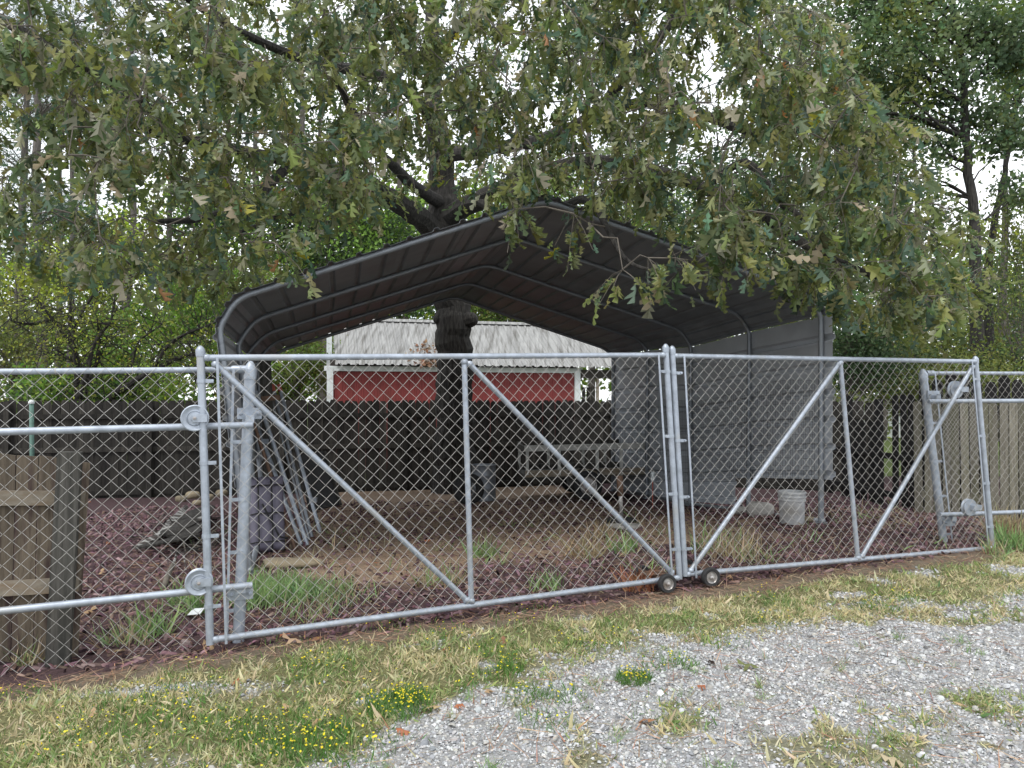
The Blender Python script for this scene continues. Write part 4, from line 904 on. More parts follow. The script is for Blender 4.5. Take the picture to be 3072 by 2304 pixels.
# ================================================================== OAK
LEAFM = leafmat('oak_leaf', .38, .5, spec=.25); BGLEAF = leafmat('small_leaf', .35, .6, spec=.2); PINEM = leafmat('pine_needle', .1, .6, spec=.2)
OAKT = [oaktemplate(f, c, s) for f, c, s in ((.3, .15, 1), (.8, .35, 2), (.2, .5, 3), (1.2, .2, 4), (.5, -.2, 5), (1.8, .3, 6))]
oakb = P(985, 1040, 14.6); oakb[2] = g1(oakb[0], oakb[1])
oak = empty('oak_tree', oakb, 'big oak with dark furrowed trunk, its lobed leaves hanging over the carport', 'tree')
def path(pts, rad, sub=4, jit=.03, seed=0):
    """smooth polyline through points with radii"""
    r = np.random.default_rng(seed); pts = np.asarray(pts, float); n_ = len(pts); o, ro = [], []
    for i in range(n_ - 1):
        p0, p1, p2, p3 = pts[max(i - 1, 0)], pts[i], pts[i + 1], pts[min(i + 2, n_ - 1)]
        for k in range(sub):
            t = k / sub; o.append(.5 * ((2 * p1) + (p2 - p0) * t + (2 * p0 - 5 * p1 + 4 * p2 - p3) * t * t + (3 * p1 - p0 - 3 * p2 + p3) * t ** 3)); ro.append(rad[i] * (1 - t) + rad[i + 1] * t)
    o.append(pts[-1]); ro.append(rad[-1]); o = np.array(o); o[1:-1] += r.normal(0, jit, o[1:-1].shape) * np.array(ro)[1:-1, None] * 3
    return o, np.array(ro)
limbs = [   # (points (D px, Y)), radii
    ([(984, 1045, 14.6), (983, 940, 14.6), (982, 850, 14.6), (980, 740, 14.6), (976, 650, 14.6), (962, 545, 14.5), (957, 480, 14.4), (956, 400, 14.4), (950, 320, 14.3), (938, 230, 14.2), (932, 120, 14.2), (936, -40, 14.4), (930, -260, 14.6)], (.46, .38, .35, .34, .33, .33, .30, .25, .23, .18, .15, .12, .07)),
    ([(962, 520, 14.4), (905, 470, 13.6), (850, 432, 12.8), (785, 396, 12.0), (720, 372, 11.2), (640, 345, 10.3), (540, 330, 9.4), (400, 300, 8.6), (250, 260, 8.0)], (.24, .19, .17, .15, .12, .10, .08, .06, .035)),
    ([(955, 440, 14.3), (900, 405, 13.3), (860, 370, 12.4), (800, 300, 11.2), (740, 200, 10.0), (700, 100, 9.0)], (.13, .10, .09, .07, .05, .03)),
    ([(970, 470, 14.3), (1030, 432, 13.6), (1090, 405, 12.8), (1180, 370, 11.8), (1290, 350, 10.8), (1420, 370, 9.8), (1560, 420, 8.8), (1680, 490, 8.0), (1800, 560, 7.4), (1900, 600, 7.0)], (.22, .17, .14, .12, .10, .085, .07, .055, .04, .025)),
    ([(955, 340, 14.3), (1060, 320, 13.2), (1180, 300, 12.2), (1290, 240, 11.2), (1360, 150, 10.5), (1440, 60, 10.0), (1480, -80, 9.6)], (.15, .12, .11, .10, .08, .06, .035)),
    ([(1290, 240, 11.2), (1420, 220, 10.4), (1560, 262, 9.6), (1640, 290, 9.2), (1710, 285, 8.8), (1820, 250, 8.3)], (.08, .07, .065, .055, .04, .025)),
    ([(1420, 370, 9.8), (1520, 400, 9.4), (1610, 350, 9.0), (1690, 440, 8.4), (1760, 490, 7.9)], (.06, .05, .05, .045, .02)),
    ([(940, 260, 14.2), (860, 180, 12.8), (760, 150, 11.2), (640, 120, 9.8), (500, 60, 8.6), (380, -20, 7.8)], (.12, .10, .08, .06, .045, .025)),
    ([(640, 345, 10.3), (560, 420, 9.6), (520, 450, 9.3), (440, 470, 8.9), (330, 480, 8.4)], (.07, .07, .06, .045, .025)),
    ([(720, 372, 11.2), (690, 440, 10.9), (610, 465, 10.3), (520, 500, 9.7)], (.06, .055, .04, .02)),
    ([(932, 120, 14.2), (1010, 40, 13.0), (1100, -60, 12.0), (1180, -150, 11.0)], (.10, .08, .06, .04)),
    ([(400, 300, 8.6), (250, 180, 8.0), (120, 110, 7.6), (0, 40, 7.4), (-120, -20, 7.4)], (.06, .065, .06, .055, .05)),
    ([(1030, 432, 13.6), (1120, 470, 11.5), (1200, 450, 9.6), (1260, 430, 8.0), (1300, 470, 7.0), (1350, 560, 6.6), (1420, 585, 6.4)], (.09, .07, .055, .045, .03, .02, .01)),
    ([(1560, 420, 8.8), (1590, 500, 7.8), (1620, 550, 7.0), (1540, 580, 6.6)], (.045, .035, .02, .012)),
]
def furrowed(pts, rad, n_=26, seed=0, amp=.045):
    """bark-covered tube with furrows running along it"""
    m = len(pts); T = nrm(np.gradient(pts, axis=0)); u = A(1, 0, 0); V = []
    a = np.linspace(0, 2 * np.pi, n_, endpoint=False)
    for i in range(m):
        u = nrm(u - T[i] * (u @ T[i])); w_ = np.cross(T[i], u)
        fur = (vnoise(a * 9 / 6.28 * 3 + seed, np.full(n_, i * .35)) - .5) * amp * 2.4 + (np.arange(n_) % 2) * amp * .8
        rr = rad[i] * (1 + fur * .8)
        V.append(pts[i] + np.cos(a)[:, None] * u * rr[:, None] + np.sin(a)[:, None] * w_ * rr[:, None])
    return np.concatenate(V), [(i * n_ + j, i * n_ + (j + 1) % n_, (i + 1) * n_ + (j + 1) % n_, (i + 1) * n_ + j) for i in range(m - 1) for j in range(n_)]
nodes, nrad = [], []
for k, (pts, rad) in enumerate(limbs):
    o, ro = path([P(*q) for q in pts], rad, 6 if k == 0 else 4, .05 if k else .02, k)
    if k == 0:
        o[0][2] = oakb[2] - .1; V, F_ = furrowed(o, ro, 40, 1, .05)
        m = MB().add(V, F_)
        # knobs where old limbs were cut
        for (x, y, s_) in ((1018, 690, .13), (950, 690, .10), (1000, 560, .12)):
            c = P(x, y, 14.45); 
            m.lathe(c, (np.sign(x - 980), -.3, .2), [(s_ * 1.3, -.2), (s_ * 1.2, -.02), (s_, .07), (s_ * .6, .12), (0, .13)], 10)
        m.build('trunk', BARK, oak, False)
        limbmb = MB()
    elif rad[0] > .1: V, F_ = furrowed(o, ro, 16, k, .06); limbmb.add(V, F_)
    else: limbmb.tube(o, ro, 8)
    nodes.append(o); nrad.append(ro)
nodes = np.concatenate(nodes); nrad = np.concatenate(nrad)
keep = nodes[:, 2] > 3.2; nodes, nrad = nodes[keep], nrad[keep]
# where the crown hangs
LOWX = [0, 150, 300, 450, 560, 700, 820, 900, 1000, 1080, 1120, 1290, 1310, 1700, 1720, 1850, 2000, 2080, 2150]
LOWY = [520, 560, 590, 600, 580, 520, 440, 380, 390, 430, 455, 415, 430, 540, 640, 690, 690, 640, 540]
TOPX = [-200, 0, 200, 400, 600, 800, 1000, 1300, 1500, 1700, 1800, 1950, 2050, 2110]
TOPY = [-150, -150, -150, -150, -150, -150, -150, -150, -150, -60, 90, 300, 430, 520]
GAPS = [(200, 15, 80), (600, 20, 95), (350, 60, 55), (640, 90, 60), (1170, 160, 55), (1490, 290, 70), (1560, 70, 50), (660, 465, 60), (1650, 340, 55), (740, 470, 60), (90, 170, 60), (60, 300, 90), (820, 310, 45),
        (1450, 30, 60), (1000, 370, 60), (870, 480, 60), (60, 480, 90), (1880, 420, 60), (260, 420, 45), (1210, 60, 40), (1230, 410, 40), (1010, 300, 35), (955, 370, 45), (925, 330, 35)]
rg = np.random.default_rng(21)
def roofz(x, y):            # height of the carport roof above a plan point, or None outside its footprint
    v = A(x, y, 0) - CO; a, b_ = v @ DX, v @ DY
    if -.45 < b_ < 6.9 and abs(a) < 3.5: return 3.72 - .33 * abs(a) - .03 * b_
    return None
cl = []
tries = 0
while len(cl) < 960 and tries < 60000:
    tries += 1
    x, y = rg.uniform(-160, 2160), rg.uniform(-170, 730)
    if y > np.interp(x, LOWX, LOWY) or y < np.interp(x, TOPX, TOPY): continue
    dens = .75 + .8 * (vnoise(np.array(x / 90.), np.array(y / 90.)) - .45)
    for gx, gy_, gr in GAPS:
        dd = math.hypot(x - gx, (y - gy_) * 1.1) / gr
        if dd < 1: dens *= .12 + .5 * dd * dd
    if rg.random() > dens: continue
    Yd = rg.uniform(6.0, 13.0) if rg.random() < .7 else rg.uniform(6.0, 8.5)
    if y > 470 and x > 1050: Yd = rg.uniform(5.9, 7.4)
    if x > 1650 and y > 300: Yd = rg.uniform(6.0, 10.5)
    if x < 520 and y > 430 and rg.random() < .2: continue
    if x < 500: Yd = rg.uniform(5.6, 12.0)
    q = P(x, y, Yd); rz = roofz(q[0], q[1])
    if rz is not None and q[2] < rz + .25: continue
    if 900 < x < 1030 and 240 < y < 560 and Yd < 14 and rg.random() < .6: continue
    cl.append(q)
# sprays hanging in front of the roof, placed where the photo shows them
for (x, y, Yd) in [(1110, 470, 6.6), (1240, 480, 6.6), (1345, 600, 6.3), (1400, 575, 6.2), (1460, 575, 6.2), (1500, 590, 6.3), (1570, 585, 6.3), (1630, 585, 6.4),
                   (1530, 545, 6.3), (1600, 545, 6.4), (1690, 570, 6.4), (1740, 590, 6.5), (1760, 620, 6.6), (1690, 530, 6.5), (1620, 500, 6.6), (1550, 500, 6.6)]:
    cl.append(P(x, y - 18, Yd)); 
cl = np.array(cl)
order = np.argsort([np.min(np.linalg.norm(nodes - c, axis=1)) for c in cl])
tw_pts, tw_r = [], []; NN = list(nodes); tips = []
NA = np.zeros((len(nodes) + 12000, 3)); NA[:len(nodes)] = nodes; nc_ = len(nodes)
branch = MB()
for ci in order:
    c = cl[ci]; d_ = np.linalg.norm(NA[:nc_] - c, axis=1) + .25 * np.maximum(0, NA[:nc_, 2] - 0) * 0
    j = int(np.argmin(d_)); a = NA[j]; L_ = d_[j]; k = max(2, int(L_ / .3) + 1)
    ts = np.linspace(0, 1, k + 1)[:, None]
    bow = A(0, 0, 1) * (np.sin(ts * np.pi) * .10 * L_)
    pts = a * (1 - ts) + c * ts + bow; pts[1:-1] += rg.normal(0, .05, pts[1:-1].shape)
    r0_ = min(.028, .006 + .007 * L_)
    branch.tube(pts, np.linspace(r0_, .004, len(pts)), 4, False)
    NA[nc_:nc_ + k] = pts[1:]; nc_ += k
V0 = limbmb
limbmb.build('limbs', BARK, oak, False); branch.build('branches', TWIG, oak, False, kind=None)
# twigs with leaves
nl_c = rg.integers(18, 38, len(cl)); nl_c[-22:] = 20; Yc = cl[:, 1]
cid = np.repeat(np.arange(len(cl)), nl_c); NL_ = len(cid)
# each cluster has 6 twigs
twd = nrm(rg.normal(size=(len(cl), 6, 3)) * A(1, 1, .55) + A(0, 0, -.35)); twl = rg.uniform(.16, .42, (len(cl), 6))
ti = rg.integers(0, 6, NL_); tt = rg.uniform(.35, 1., NL_)
twp = cl[:, None] + twd * twl[..., None] * .5
end = cl[cid] + twd[cid, ti] * (twl[cid, ti] * tt)[:, None] - A(0, 0, .10) * (tt ** 2)[:, None]
lines = np.stack([np.repeat(cl[:, None], 6, 1), cl[:, None] + twd * twl[..., None] * .5 - A(0, 0, .025), cl[:, None] + twd * twl[..., None] - A(0, 0, .10)], 2).reshape(-1, 3, 3)
V, F_ = mesh_tubes(lines, .0028, 3); fastmesh('twigs', V, F_, TWIG, oak, kind='stuff')
ax_ = nrm(twd[cid, ti] * .6 + A(0, 0, -1.0) + rg.normal(0, .36, (NL_, 3)))
pos = end + rg.normal(0, .018, (NL_, 3)) + ax_ * .025
nrmz = nrm(rg.normal(size=(NL_, 3)) + A(0, 0, .3))
sz = rg.uniform(.09, .19, NL_)
OAKC = A((.155, .18, .062), (.135, .165, .062), (.22, .235, .10), (.12, .165, .082), (.095, .15, .10), (.30, .31, .20), (.19, .215, .07), (.10, .13, .055))
oc = jitcol(OAKC, NL_, .22, .06, rg)
brown = rg.random(NL_) < .003; oc[brown] = jitcol(A((.34, .17, .07), (.40, .24, .12)), int(brown.sum()), .1, .05, rg)
yel = rg.random(NL_) < .008; oc[yel] = jitcol(A((.30, .30, .05),), int(yel.sum()), .1, .05, rg)
# the 300 nearest leaves in view are leaves of their own
pr_ = pos - A(0, 0, CZ); fwd = pr_[:, 1] * cP + pr_[:, 2] * sP; upc = pr_[:, 2] * cP - pr_[:, 1] * sP
inview = (np.abs(pr_[:, 0] / fwd) < 1536 / FPX) & (upc / fwd < 1152 / FPX)
score = np.where(inview, sz / fwd, 0); top = np.argsort(-score)[:300]; istop = np.zeros(NL_, bool); istop[top] = True
Vs, Fs, Cs, o_n = [], [], [], 0; tmpl = rg.integers(0, len(OAKT), NL_)
for k, (tv_, tf_) in enumerate(OAKT):
    s_ = (tmpl == k) & ~istop
    V, F_ = scatter(tv_, tf_, pos[s_], ax_[s_], nrmz[s_], sz[s_], .70); Vs.append(V); Fs.append(F_ + o_n); o_n += len(V); Cs.append(np.repeat(oc[s_], len(tf_), 0))
fastmesh('foliage', np.concatenate(Vs), np.concatenate(Fs), LEAFM, oak, cols=np.concatenate(Cs), kind='stuff')
lm = []
for k in range(18):
    tv_, tf_ = OAKT[k % 6]; me = bpy.data.meshes.new('leaf'); me.from_pydata(tv_.tolist(), [], tf_.tolist()); me.materials.append(LEAFM)
    at = me.attributes.new('col', 'FLOAT_COLOR', 'FACE'); c_ = jitcol(OAKC, 1, .2, .06, rg)[0] if k < 16 else (A(.38, .2, .08) if k == 16 else A(.34, .32, .05)); at.data.foreach_set('color', np.tile([*c_, 1.], len(tf_)).astype('f4')); lm.append(me)
for i in top:
    Yv = ax_[i]; Xv = nrm(np.cross(Yv, nrmz[i])); Zv = np.cross(Xv, Yv); M = Matrix(((Xv[0] * sz[i], Yv[0] * sz[i], Zv[0] * sz[i], pos[i][0]), (Xv[1] * sz[i], Yv[1] * sz[i], Zv[1] * sz[i], pos[i][1]), (Xv[2] * sz[i], Yv[2] * sz[i], Zv[2] * sz[i], pos[i][2]), (0, 0, 0, 1)))
    r_ = rg.random(); Xv = Xv * .70; inst('leaf', lm[rg.integers(0, 16)] if r_ < .985 else lm[16 + (r_ < .993)], oak, M)

# ================================================================== OTHER TREES
def tree(name, label, px, Y, height, tr_, clumps, cols, lsize, per, seed, cat='tree', group=None, lean=0., trunk=None, matb=BARK2, tpl=DIAM2, droop=0., flat=.6, m=BGLEAF, spread=.45, limbs_=True, bare=0):
    """clumps: list of (D x, D y, rx, ry(m), n) crown parts, placed at depth Y +- ; trunk: list of (D x, D y)"""
    r = np.random.default_rng(seed); bx = P(px, 900, Y); bz = g1(bx[0], bx[1]); T_ = empty(name, A(bx[0], bx[1], bz), label, cat, group)
    ztop = height; segs = [A(bx[0], bx[1], bz - .1)]
    if trunk: segs += [P(a, b_, Y) for a, b_ in trunk]
    else: segs += [A(bx[0] + lean * t_ + r.normal(0, tr_ * .5), bx[1] + r.normal(0, tr_ * .4), bz + ztop * t_) for t_ in (.25, .5, .75, 1.)]
    o, ro = path(segs, np.linspace(tr_, tr_ * .25, len(segs)), 4, .06, seed)
    MB().tube(o, ro, 9).build('trunk', matb, T_, True)
    C_ = []
    for (cx, cy, rx, rz_, n_) in clumps:
        c = P(cx, cy, Y); u = nrm(r.normal(size=(n_, 3))) * (r.random((n_, 1)) ** .45)
        C_.append(c + u * A(rx, min(rx, Y * .12) * .8, rz_))
    C_ = np.concatenate(C_); tips_ = np.concatenate([C_]); lb = MB()
    for c in C_[::max(1, len(C_) // 60)]:
        j = int(np.argmin(np.linalg.norm(o[2:] - (c - A(0, 0, .6)), axis=1))) + 2; a = o[j]; L_ = np.linalg.norm(c - a); t_ = np.linspace(0, 1, 5)[:, None]
        pts = a * (1 - t_) + c * t_ + A(0, 0, .10) * L_ * np.sin(t_ * np.pi); pts[1:-1] += r.normal(0, .05 * L_ ** .5, pts[1:-1].shape)
        lb.tube(pts, np.linspace(min(ro[j] * .6, .012 * L_ + .008), .006, 5), 5, False)
    if limbs_: lb.build('limbs', matb, T_, True)
    n_ = len(C_) * per; ci = np.repeat(np.arange(len(C_)), per)
    p_ = C_[ci] + r.normal(0, 1, (n_, 3)) * A(spread, spread, spread * flat)
    ax2 = nrm(r.normal(size=(n_, 3)) + A(0, 0, -droop)); zz = nrm(r.normal(size=(n_, 3)) + A(0, -.2, .8))
    V, F_ = scatter(*tpl, p_, ax2, zz, lsize * r.uniform(.6, 1.3, n_), r.uniform(.8, 1.2, n_))
    cc = jitcol(cols, len(C_), .15, .05, r)[ci] * (1 + r.normal(0, .2, (n_, 1)))
    fastmesh('crown', V, F_, m, T_, cols=np.repeat(np.clip(cc, .01, .9), len(tpl[1]), 0), kind='stuff')
    return T_
OL = A((.14, .17, .05), (.18, .20, .06), (.11, .14, .05)); BR = A((.17, .28, .06), (.14, .25, .06), (.22, .32, .07)); YG = A((.33, .38, .07), (.27, .33, .06)); DK = A((.05, .085, .04), (.065, .10, .045)); BL = A((.10, .15, .085), (.11, .165, .08), (.14, .19, .09)); PN = A((.07, .125, .085), (.09, .14, .09))
PINES = 'pines standing behind the left end of the yard'
def pineclumps(lst): return lst
tree('pine_tree', 'leftmost tall pine with bare lower trunk, seen through the oak leaves', 42, 24, 15, .20, [(20, 330, 1.4, .8, 16), (60, 180, 1.6, .9, 16), (30, 60, 1.8, 1., 18)], PN, .22, 150, 31, group=PINES, tpl=NEEDLE, m=PINEM, spread=.32)
tree('pine_tree', 'pine with a low drooping blue-green bough, left of the bare shrub', 96, 22, 15, .17, [(110, 430, 1.2, .8, 22), (150, 470, .9, .5, 10), (90, 80, 1.8, 1., 16), (140, 200, 1.3, .7, 10), (40, 560, 1.2, .5, 10)], PN, .22, 170, 32, group=PINES, tpl=NEEDLE, m=PINEM, spread=.32, trunk=[(86, 600), (78, 400), (80, 200), (70, 0), (70, -200)])
tree('pine_tree', 'thin pine trunk standing clear against the sky at the upper left', 150, 27, 16, .14, [(160, 60, 2.0, 1.2, 22), (210, 150, 1.6, .8, 12), (130, 240, 1.3, .6, 8)], PN, .24, 150, 33, group=PINES, tpl=NEEDLE, m=PINEM, spread=.36)
tree('pine_tree', 'pine trunk a little left of the carport eave, half hidden by leaves', 270, 26, 16, .17, [(280, 40, 2.2, 1.2, 20), (230, 260, 1.6, .8, 10)], PN, .24, 140, 34, group=PINES, tpl=NEEDLE, m=PINEM, spread=.36)
tree('pine_tree', 'pine rising above the left slope of the carport roof', 640, 25, 16, .18, [(650, 80, 2.2, 1.2, 20), (600, 300, 1.4, .7, 8), (700, 380, 1.4, .6, 8)], PN, .24, 140, 35, group=PINES, tpl=NEEDLE, m=PINEM, spread=.36)
# bare-limbed understory tree behind the board fence
bt = P(165, 895, 15.2); T_ = empty('understory_tree', A(bt[0], bt[1], g1(bt[0], bt[1])), 'small many-stemmed tree with dark bare limbs and sparse olive leaves behind the left fence', 'tree')
stems = [[(165, 960), (168, 880), (172, 800), (150, 740), (110, 690), (80, 640)], [(168, 880), (165, 800), (158, 720), (150, 640), (160, 560)], [(170, 860), (190, 800), (205, 740), (240, 690), (250, 620)],
         [(168, 900), (180, 850), (210, 780), (215, 730), (210, 690)], [(175, 930), (250, 850), (330, 800), (380, 775), (430, 765), (470, 780)], [(330, 800), (370, 740), (430, 710), (480, 690)], [(150, 740), (170, 690), (200, 640), (260, 600), (330, 590)],
         [(110, 690), (60, 700), (20, 690)], [(380, 775), (420, 800), (470, 820)], [(250, 850), (280, 800), (300, 740), (350, 700)], [(172, 800), (140, 770), (90, 760)]]
sb = MB(); C_ = []
for k, s_ in enumerate(stems):
    w0_ = .085 if k in (0, 4) else (.06 if k < 4 else .045)
    o, ro = path([P(x, y, 15.2 + .25 * math.sin(k * 2.1 + i * .8)) for i, (x, y) in enumerate(s_)], np.linspace(w0_, .012, len(s_)), 4, .08, k); sb.tube(o, ro, 7)
    for c in o[3:]:
        for _ in range(3):
            e = c + nrm(RNG.normal(size=3) * A(1, .6, .8) + A(0, 0, .2)) * RNG.uniform(.3, 1.0); mid = (c + e) / 2 + RNG.normal(0, .06, 3); sb.tube([c, mid, e], [.012, .008, .004], 4, False); C_.append(e)
sb.build('stems', BARK, T_, True); C_ = np.array(C_); ci = np.repeat(np.arange(len(C_)), 14); p_ = C_[ci] + RNG.normal(0, .2, (len(ci), 3))
V, F_ = scatter(*DIAM2, p_, nrm(RNG.normal(size=p_.shape) + A(0, 0, -.5)), nrm(RNG.normal(size=p_.shape) + A(0, 0, .6)), RNG.uniform(.04, .09, len(p_)))
fastmesh('crown', V, F_, BGLEAF, T_, cols=np.repeat(jitcol(np.concatenate([OL, YG[:1]]), len(p_), .25, .06), 2, 0), kind='stuff')
UND = 'leafy shrubs behind the board fence'
for k, (lab, px, Y, cl_, col, ls) in enumerate([
    ('bright green shrub with large leaves low behind the bare-limbed tree', 300, 19.5, [(300, 760, 1.6, 1.1, 46), (240, 820, 1.2, .7, 20), (380, 690, 1.2, .7, 20)], BR, .12),
    ('olive shrub at the far left edge above the plank panel', 30, 17.5, [(30, 780, 1.2, 1.1, 36), (-60, 680, 1.4, .9, 20), (60, 700, .9, .7, 14)], OL, .08),
    ('yellow green sapling top glowing left of the pine bough', 255, 20, [(262, 520, .8, .55, 14), (240, 590, 1.1, .5, 16)], YG, .12),
    ('yellow green sapling at the far left beside the pine trunk', 40, 19, [(50, 610, 1.4, .5, 26), (120, 560, .6, .4, 8)], YG, .11),
    ('bright shrub just left of the carport eave', 430, 19, [(440, 660, 1.0, .8, 30), (480, 760, .8, .8, 22), (360, 600, 1.1, .6, 20)], BR, .09),
    ('dark green shrub under the bright ones, touching the board fence', 130, 15.9, [(110, 850, 1.3, .4, 26), (230, 860, 1.0, .35, 20), (340, 850, 1.0, .35, 20)], np.concatenate([BR, DK]), .10),
    ('olive shrub seen between the left carport legs and the red shed', 640, 20, [(640, 800, 1.3, 1.0, 36), (590, 840, .9, .7, 20), (680, 770, .8, .6, 16)], np.concatenate([OL, BR[:1]]), .09),
    ('mottled olive shrub growing against the left carport eave', 560, 18.5, [(560, 610, 1.4, .6, 26), (480, 590, 1.0, .6, 16)], np.concatenate([OL, BR[:1]]), .08)]):
    tree('shrub', lab, px, Y, 2.2, .05, cl_, col, ls, 70, 50 + k, cat='shrub', group=UND, spread=.2, flat=.8, tpl=DIAM2)
BHD = 'broadleaf trees behind the red shed'
for k, (lab, px, Y, h, cl_, col) in enumerate([
    ('dark broadleaf tree showing between the oak trunk and the left roof slope', 700, 25, 9, [(700, 560, 2.2, 1.4, 40), (800, 480, 1.8, 1.0, 26), (600, 420, 2.4, 1.4, 36), (480, 470, 2., 1.2, 24)], np.concatenate([DK, BR[:1]])),
    ('green broadleaf tree left of the oak trunk, behind the roof edge', 860, 27, 9, [(860, 520, 2.2, 1.3, 34), (880, 640, 1.8, .8, 26), (780, 600, 1.8, .9, 20)], np.concatenate([BL, BR])),
    ('green broadleaf tree right of the oak trunk above the shed ridge', 1100, 27, 9, [(1100, 560, 2.4, 1.6, 36), (1180, 400, 2.2, 1.4, 24), (1060, 660, 1.6, .6, 20), (1200, 660, 1.8, .5, 18)], np.concatenate([OL, BR])),
    ('olive tree far behind the ridge of the carport', 1350, 30, 11, [(1350, 480, 3.0, 1.8, 36), (1380, 330, 2.4, 1.4, 24), (1450, 560, 2.6, 1.5, 26)], np.concatenate([OL, DK])),
    ('bluish tree behind the right slope of the carport roof', 1560, 27, 11, [(1560, 460, 2.6, 1.8, 40), (1720, 420, 2.4, 1.8, 36), (1760, 560, 2.2, 1.6, 30), (1680, 250, 2., 1.2, 20), (1640, 560, 2.4, 1.3, 26), (1600, 360, 2., 1., 16)], BL)]):
    tree('broadleaf_tree', lab, px, Y, h, .18, cl_, col, .15, 110, 70 + k, group=BHD, spread=.5, flat=.7)
# tall sweetgum-like tree on the right, two stems
tree('tall_tree', 'tall tree right of the carport with a dark trunk and star shaped blue-green leaves', 2116, 16.5, 12, .16,
     [(2050, 60, 1.9, .9, 60), (1900, 40, 1.5, .8, 40), (2180, 130, 1.2, .8, 34), (1850, 140, 1.2, .7, 26), (2000, 170, 1.3, .6, 34), (1800, 250, 1.0, .8, 24), (1960, 270, .8, .4, 14), (2120, 250, .8, .4, 16), (2200, 30, 1.4, 1., 34), (1780, -20, 1.5, .7, 26), (1900, 380, .8, .6, 18), (1820, 440, 1.0, .6, 18), (2020, 420, .4, .5, 8), (2180, 300, .5, .6, 14), (2205, 420, .3, .5, 8), (2060, 330, .4, .4, 8)],
     np.concatenate([BL, OL[:1]]), .13, 60, 90, trunk=[(2112, 760), (2112, 640), (2106, 520), (2094, 400), (2086, 300), (2080, 150), (2060, 20), (2050, -150)], spread=.22, flat=.7, matb=BARK)
tree('tall_tree', 'slimmer tree forking to the right of the tall dark trunk', 2140, 18.5, 9, .12, [(2190, 260, .7, .5, 14), (2210, 150, 1.0, .6, 20), (2160, 200, .6, .4, 8)], BL, .09, 60, 91, trunk=[(2136, 640), (2136, 560), (2150, 470), (2166, 400), (2176, 340), (2196, 230), (2220, 100)], spread=.22, matb=BARK)
for k, (lab, px, Y, cl_, col, ls) in enumerate([
    ('dark green shrub hugging the right carport eave', 1830, 14.5, [(1840, 720, .7, .7, 26), (1900, 770, .8, .6, 24), (1860, 800, .8, .4, 16)], DK, .08),
    ('olive bush behind the black gappy fence', 1960, 15.5, [(1960, 760, .9, .8, 30), (2020, 820, .9, .5, 22), (1940, 850, .8, .5, 16)], OL, .08),
    ('bright yellow green bush in the light beyond the tall trunk', 2090, 20, [(2060, 700, 1.4, .9, 30), (2170, 720, 1.4, .8, 30), (2020, 790, 1.1, .6, 20)], OL, .09),
    ('reddish olive thicket at the right edge above the grey fence', 2190, 15, [(2190, 640, .8, .9, 26), (2200, 780, .9, .5, 22), (2150, 810, .8, .35, 18)], np.concatenate([OL, DK]), .07),
    ('small twiggy tree at the right edge between trunk and frame', 2195, 17, [(2200, 540, .8, .7, 16), (2180, 440, .6, .6, 8)], OL, .08),
    ('leafy shrub filling the gap over the right top rail', 2080, 14, [(2080, 830, 1.0, .25, 22), (2190, 840, .9, .2, 18)], OL, .07)]):
    tree('shrub', lab, px, Y, 2.4, .05, cl_, col, ls, 90, 110 + k, cat='shrub', group='shrubs on the right behind the grey fence', spread=.25, flat=.8)
# the far wood that closes the view, with sky above it
r = np.random.default_rng(8); n_ = 1150; fx = r.uniform(-300, 2500, n_); ftop = 500 - 130 * vnoise(fx / 170., fx * 0 + 2) + 60 * ((fx > 1600) & (fx < 2250)); fy = ftop + (880 - ftop) * r.random(n_) ** .9
C_ = np.array([P(a, b_, y_) for a, b_, y_ in zip(fx, fy, r.uniform(32, 44, n_))]); C_[:, 2] = np.maximum(C_[:, 2], .2)
ci = np.repeat(np.arange(n_), 75); p_ = C_[ci] + r.normal(0, .8, (len(ci), 3)); p_[:, 2] = np.maximum(p_[:, 2], -.2)
V, F_ = scatter(*DIAM2, p_, rdir(len(p_), r), nrm(r.normal(size=p_.shape) + A(0, 0, .8)), r.uniform(.2, .42, len(p_)))
cc = jitcol(np.concatenate([BR, YG, OL, DK]), n_, .2, .06, r)[ci] * (1 + r.normal(0, .2, (len(ci), 1)))
fastmesh('far_woods', V, F_, BGLEAF, None, cols=np.repeat(np.clip(cc, .01, .8), 2, 0), kind='stuff')
for k in range(16):
    x = [-40, 120, 210, 360, 480, 560, 690, 780, 880, 1130, 1280, 1700, 1820, 1905, 1990, 2160][k]; b_ = P(x, 870, 31 + (k * 7) % 5); b_[2] = -.3; tp_ = P(x + r.uniform(-25, 25), r.uniform(60, 250), b_[1])
    T_ = empty('slender_tree', b_, 'slender far tree rising out of the wood behind the yard', 'tree', 'slender trees of the far wood'); o, ro = path([b_, b_ * .65 + tp_ * .35 + r.normal(0, .1, 3), b_ * .3 + tp_ * .7 + r.normal(0, .1, 3), tp_], (.17, .14, .11, .05), 4, .05, k); m = MB().tube(o, ro, 7)
    for j in range(9):
        c = o[4 + j % 8]; e = c + A(r.uniform(-1.6, 1.6), r.uniform(-.6, .6), r.uniform(-.1, .9)); m.tube([c, (c + e) / 2 + A(0, 0, .15), e], [.045, .03, .012], 4, False)
    m.build('trunk', BARK2, T_, True)
    cc_ = A(tp_[0], tp_[1], tp_[2]) + r.normal(0, 1, (14, 3)) * A(1.6, 1, 1.6); ci = np.repeat(np.arange(14), 120); p_ = cc_[ci] + r.normal(0, .5, (len(ci), 3))
    V, F_ = scatter(*DIAM2, p_, rdir(len(p_), r), nrm(r.normal(size=p_.shape) + A(0, 0, .8)), r.uniform(.14, .3, len(p_))); fastmesh('crown', V, F_, BGLEAF, T_, cols=np.repeat(jitcol(np.concatenate([OL, BL]), len(p_), .25, .06, r), 2, 0), kind='stuff')

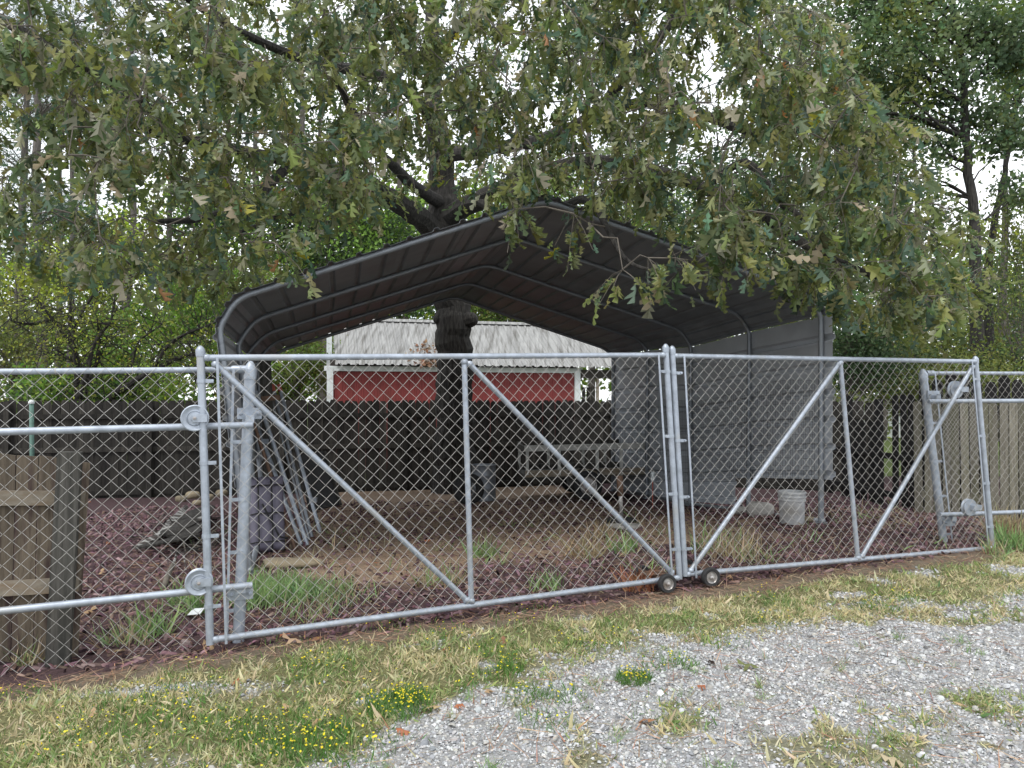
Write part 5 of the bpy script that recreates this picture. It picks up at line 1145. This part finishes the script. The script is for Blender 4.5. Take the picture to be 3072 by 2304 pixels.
# ================================================================== FALLEN LEAVES
def fallen(dx, dy, s_, col, label, group, k):
    q = onground(dx, dy); tv_, tf_ = OAKT[k % 6]
    r = np.random.default_rng(k + 900); a = r.uniform(0, 6.28); Yv = nrm(A(math.cos(a), math.sin(a), r.uniform(-.05, .25))); Zr = nrm(A(r.normal(0, .35), r.normal(0, .35), 1))
    V, F_ = scatter(tv_, tf_, q[None] + A(0, 0, .022), Yv[None], Zr[None], np.array([s_]), 1.1)
    o = fastmesh('fallen_leaf', V, F_, LEAFM, None, cols=np.tile(np.asarray(col, float), (len(tf_), 1))); tag(o, label, 'leaf', group)
OR_ = (.42, .17, .09); TN_ = (.46, .32, .19); BN_ = (.28, .15, .09)
for k, (x, y, s_, col) in enumerate([(735, 1478, .07, TN_), (515, 1473, .06, OR_), (1050, 1505, .09, TN_), (980, 1535, .06, OR_), (195, 1558, .06, TN_), (855, 1582, .07, OR_), (610, 1530, .06, TN_), (1025, 1372, .06, TN_), (1100, 1290, .06, OR_), (690, 1560, .06, TN_), (1090, 1398, .07, BN_)]):
    fallen(x, y, s_, col, 'dry curled oak leaf lying in the grass strip in front of the gate', 'fallen leaves in the grass', k)
for k, (x, y, s_, col) in enumerate([(1418, 1565, .13, (.40, .21, .11)), (1545, 1440, .08, (.05, .035, .03)), (1640, 1448, .12, (.18, .20, .08)), (1505, 1490, .05, OR_), (1290, 1615, .05, BN_), (1900, 1640, .10, (.5, .42, .28)), (955, 1535, .14, (.52, .40, .22))]):
    fallen(x, y, s_, col, ['orange brown oak leaf lying alone in the middle of the gravel', 'small black curled leaf on the gravel, upper middle', 'folded olive green leaf on the gravel right of the black one', 'tiny orange leaf near the yellow flower clump on the gravel', 'small brown leaf at the lower edge of the gravel', 'pale tan leaf at the bottom right among weeds', 'long pale tan leaf at the border of grass and gravel'][k], 'fallen leaves on the gravel', 20 + k)
for k, (x, y, s_, col) in enumerate([(655, 1393, .14, (.50, .36, .24)), (630, 1372, .08, OR_), (690, 1390, .10, BN_), (440, 1390, .12, TN_), (265, 1412, .12, (.42, .33, .2)), (1180, 1290, .07, BN_), (215, 1245, .08, TN_), (195, 1085, .08, OR_), (930, 1170, .08, OR_), (500, 1030, .12, OR_), (960, 1410, .06, OR_), (1575, 1246, .08, (.5, .33, .2)), (180, 1330, .1, TN_), (230, 1175, .08, OR_), (820, 1220, .07, OR_), (1150, 1240, .07, OR_), (900, 1330, .07, TN_)]):
    fallen(x, y, s_, col, 'dry brown oak leaf lying on the bare strip or mulch along the gate', 'fallen leaves along the gate line', 40 + k)
# dead leaves caught on the shed roof by the oak
rr_ = np.random.default_rng(5); n_ = 260; u_ = rr_.normal(0, .28, n_) + 2.9 ; v_ = .25 - rr_.random(n_) * .9
pts = np.array([wl(u, -(-.32 + (rd + .32) * t_) * 1., ez + .06 + rz_ * t_) for u, t_ in zip(u_ - .25, rr_.random(n_) ** 2 * .45)])
V, F_ = scatter(*DIAM, pts, rdir(n_, rr_), rdir(n_, rr_), rr_.uniform(.08, .16, n_)); o = fastmesh('roof_litter', V, F_, STUFF, None, cols=np.repeat(jitcol(A((.22, .13, .08), (.3, .2, .13)), n_, .2, .05, rr_), 4, 0), kind='stuff')
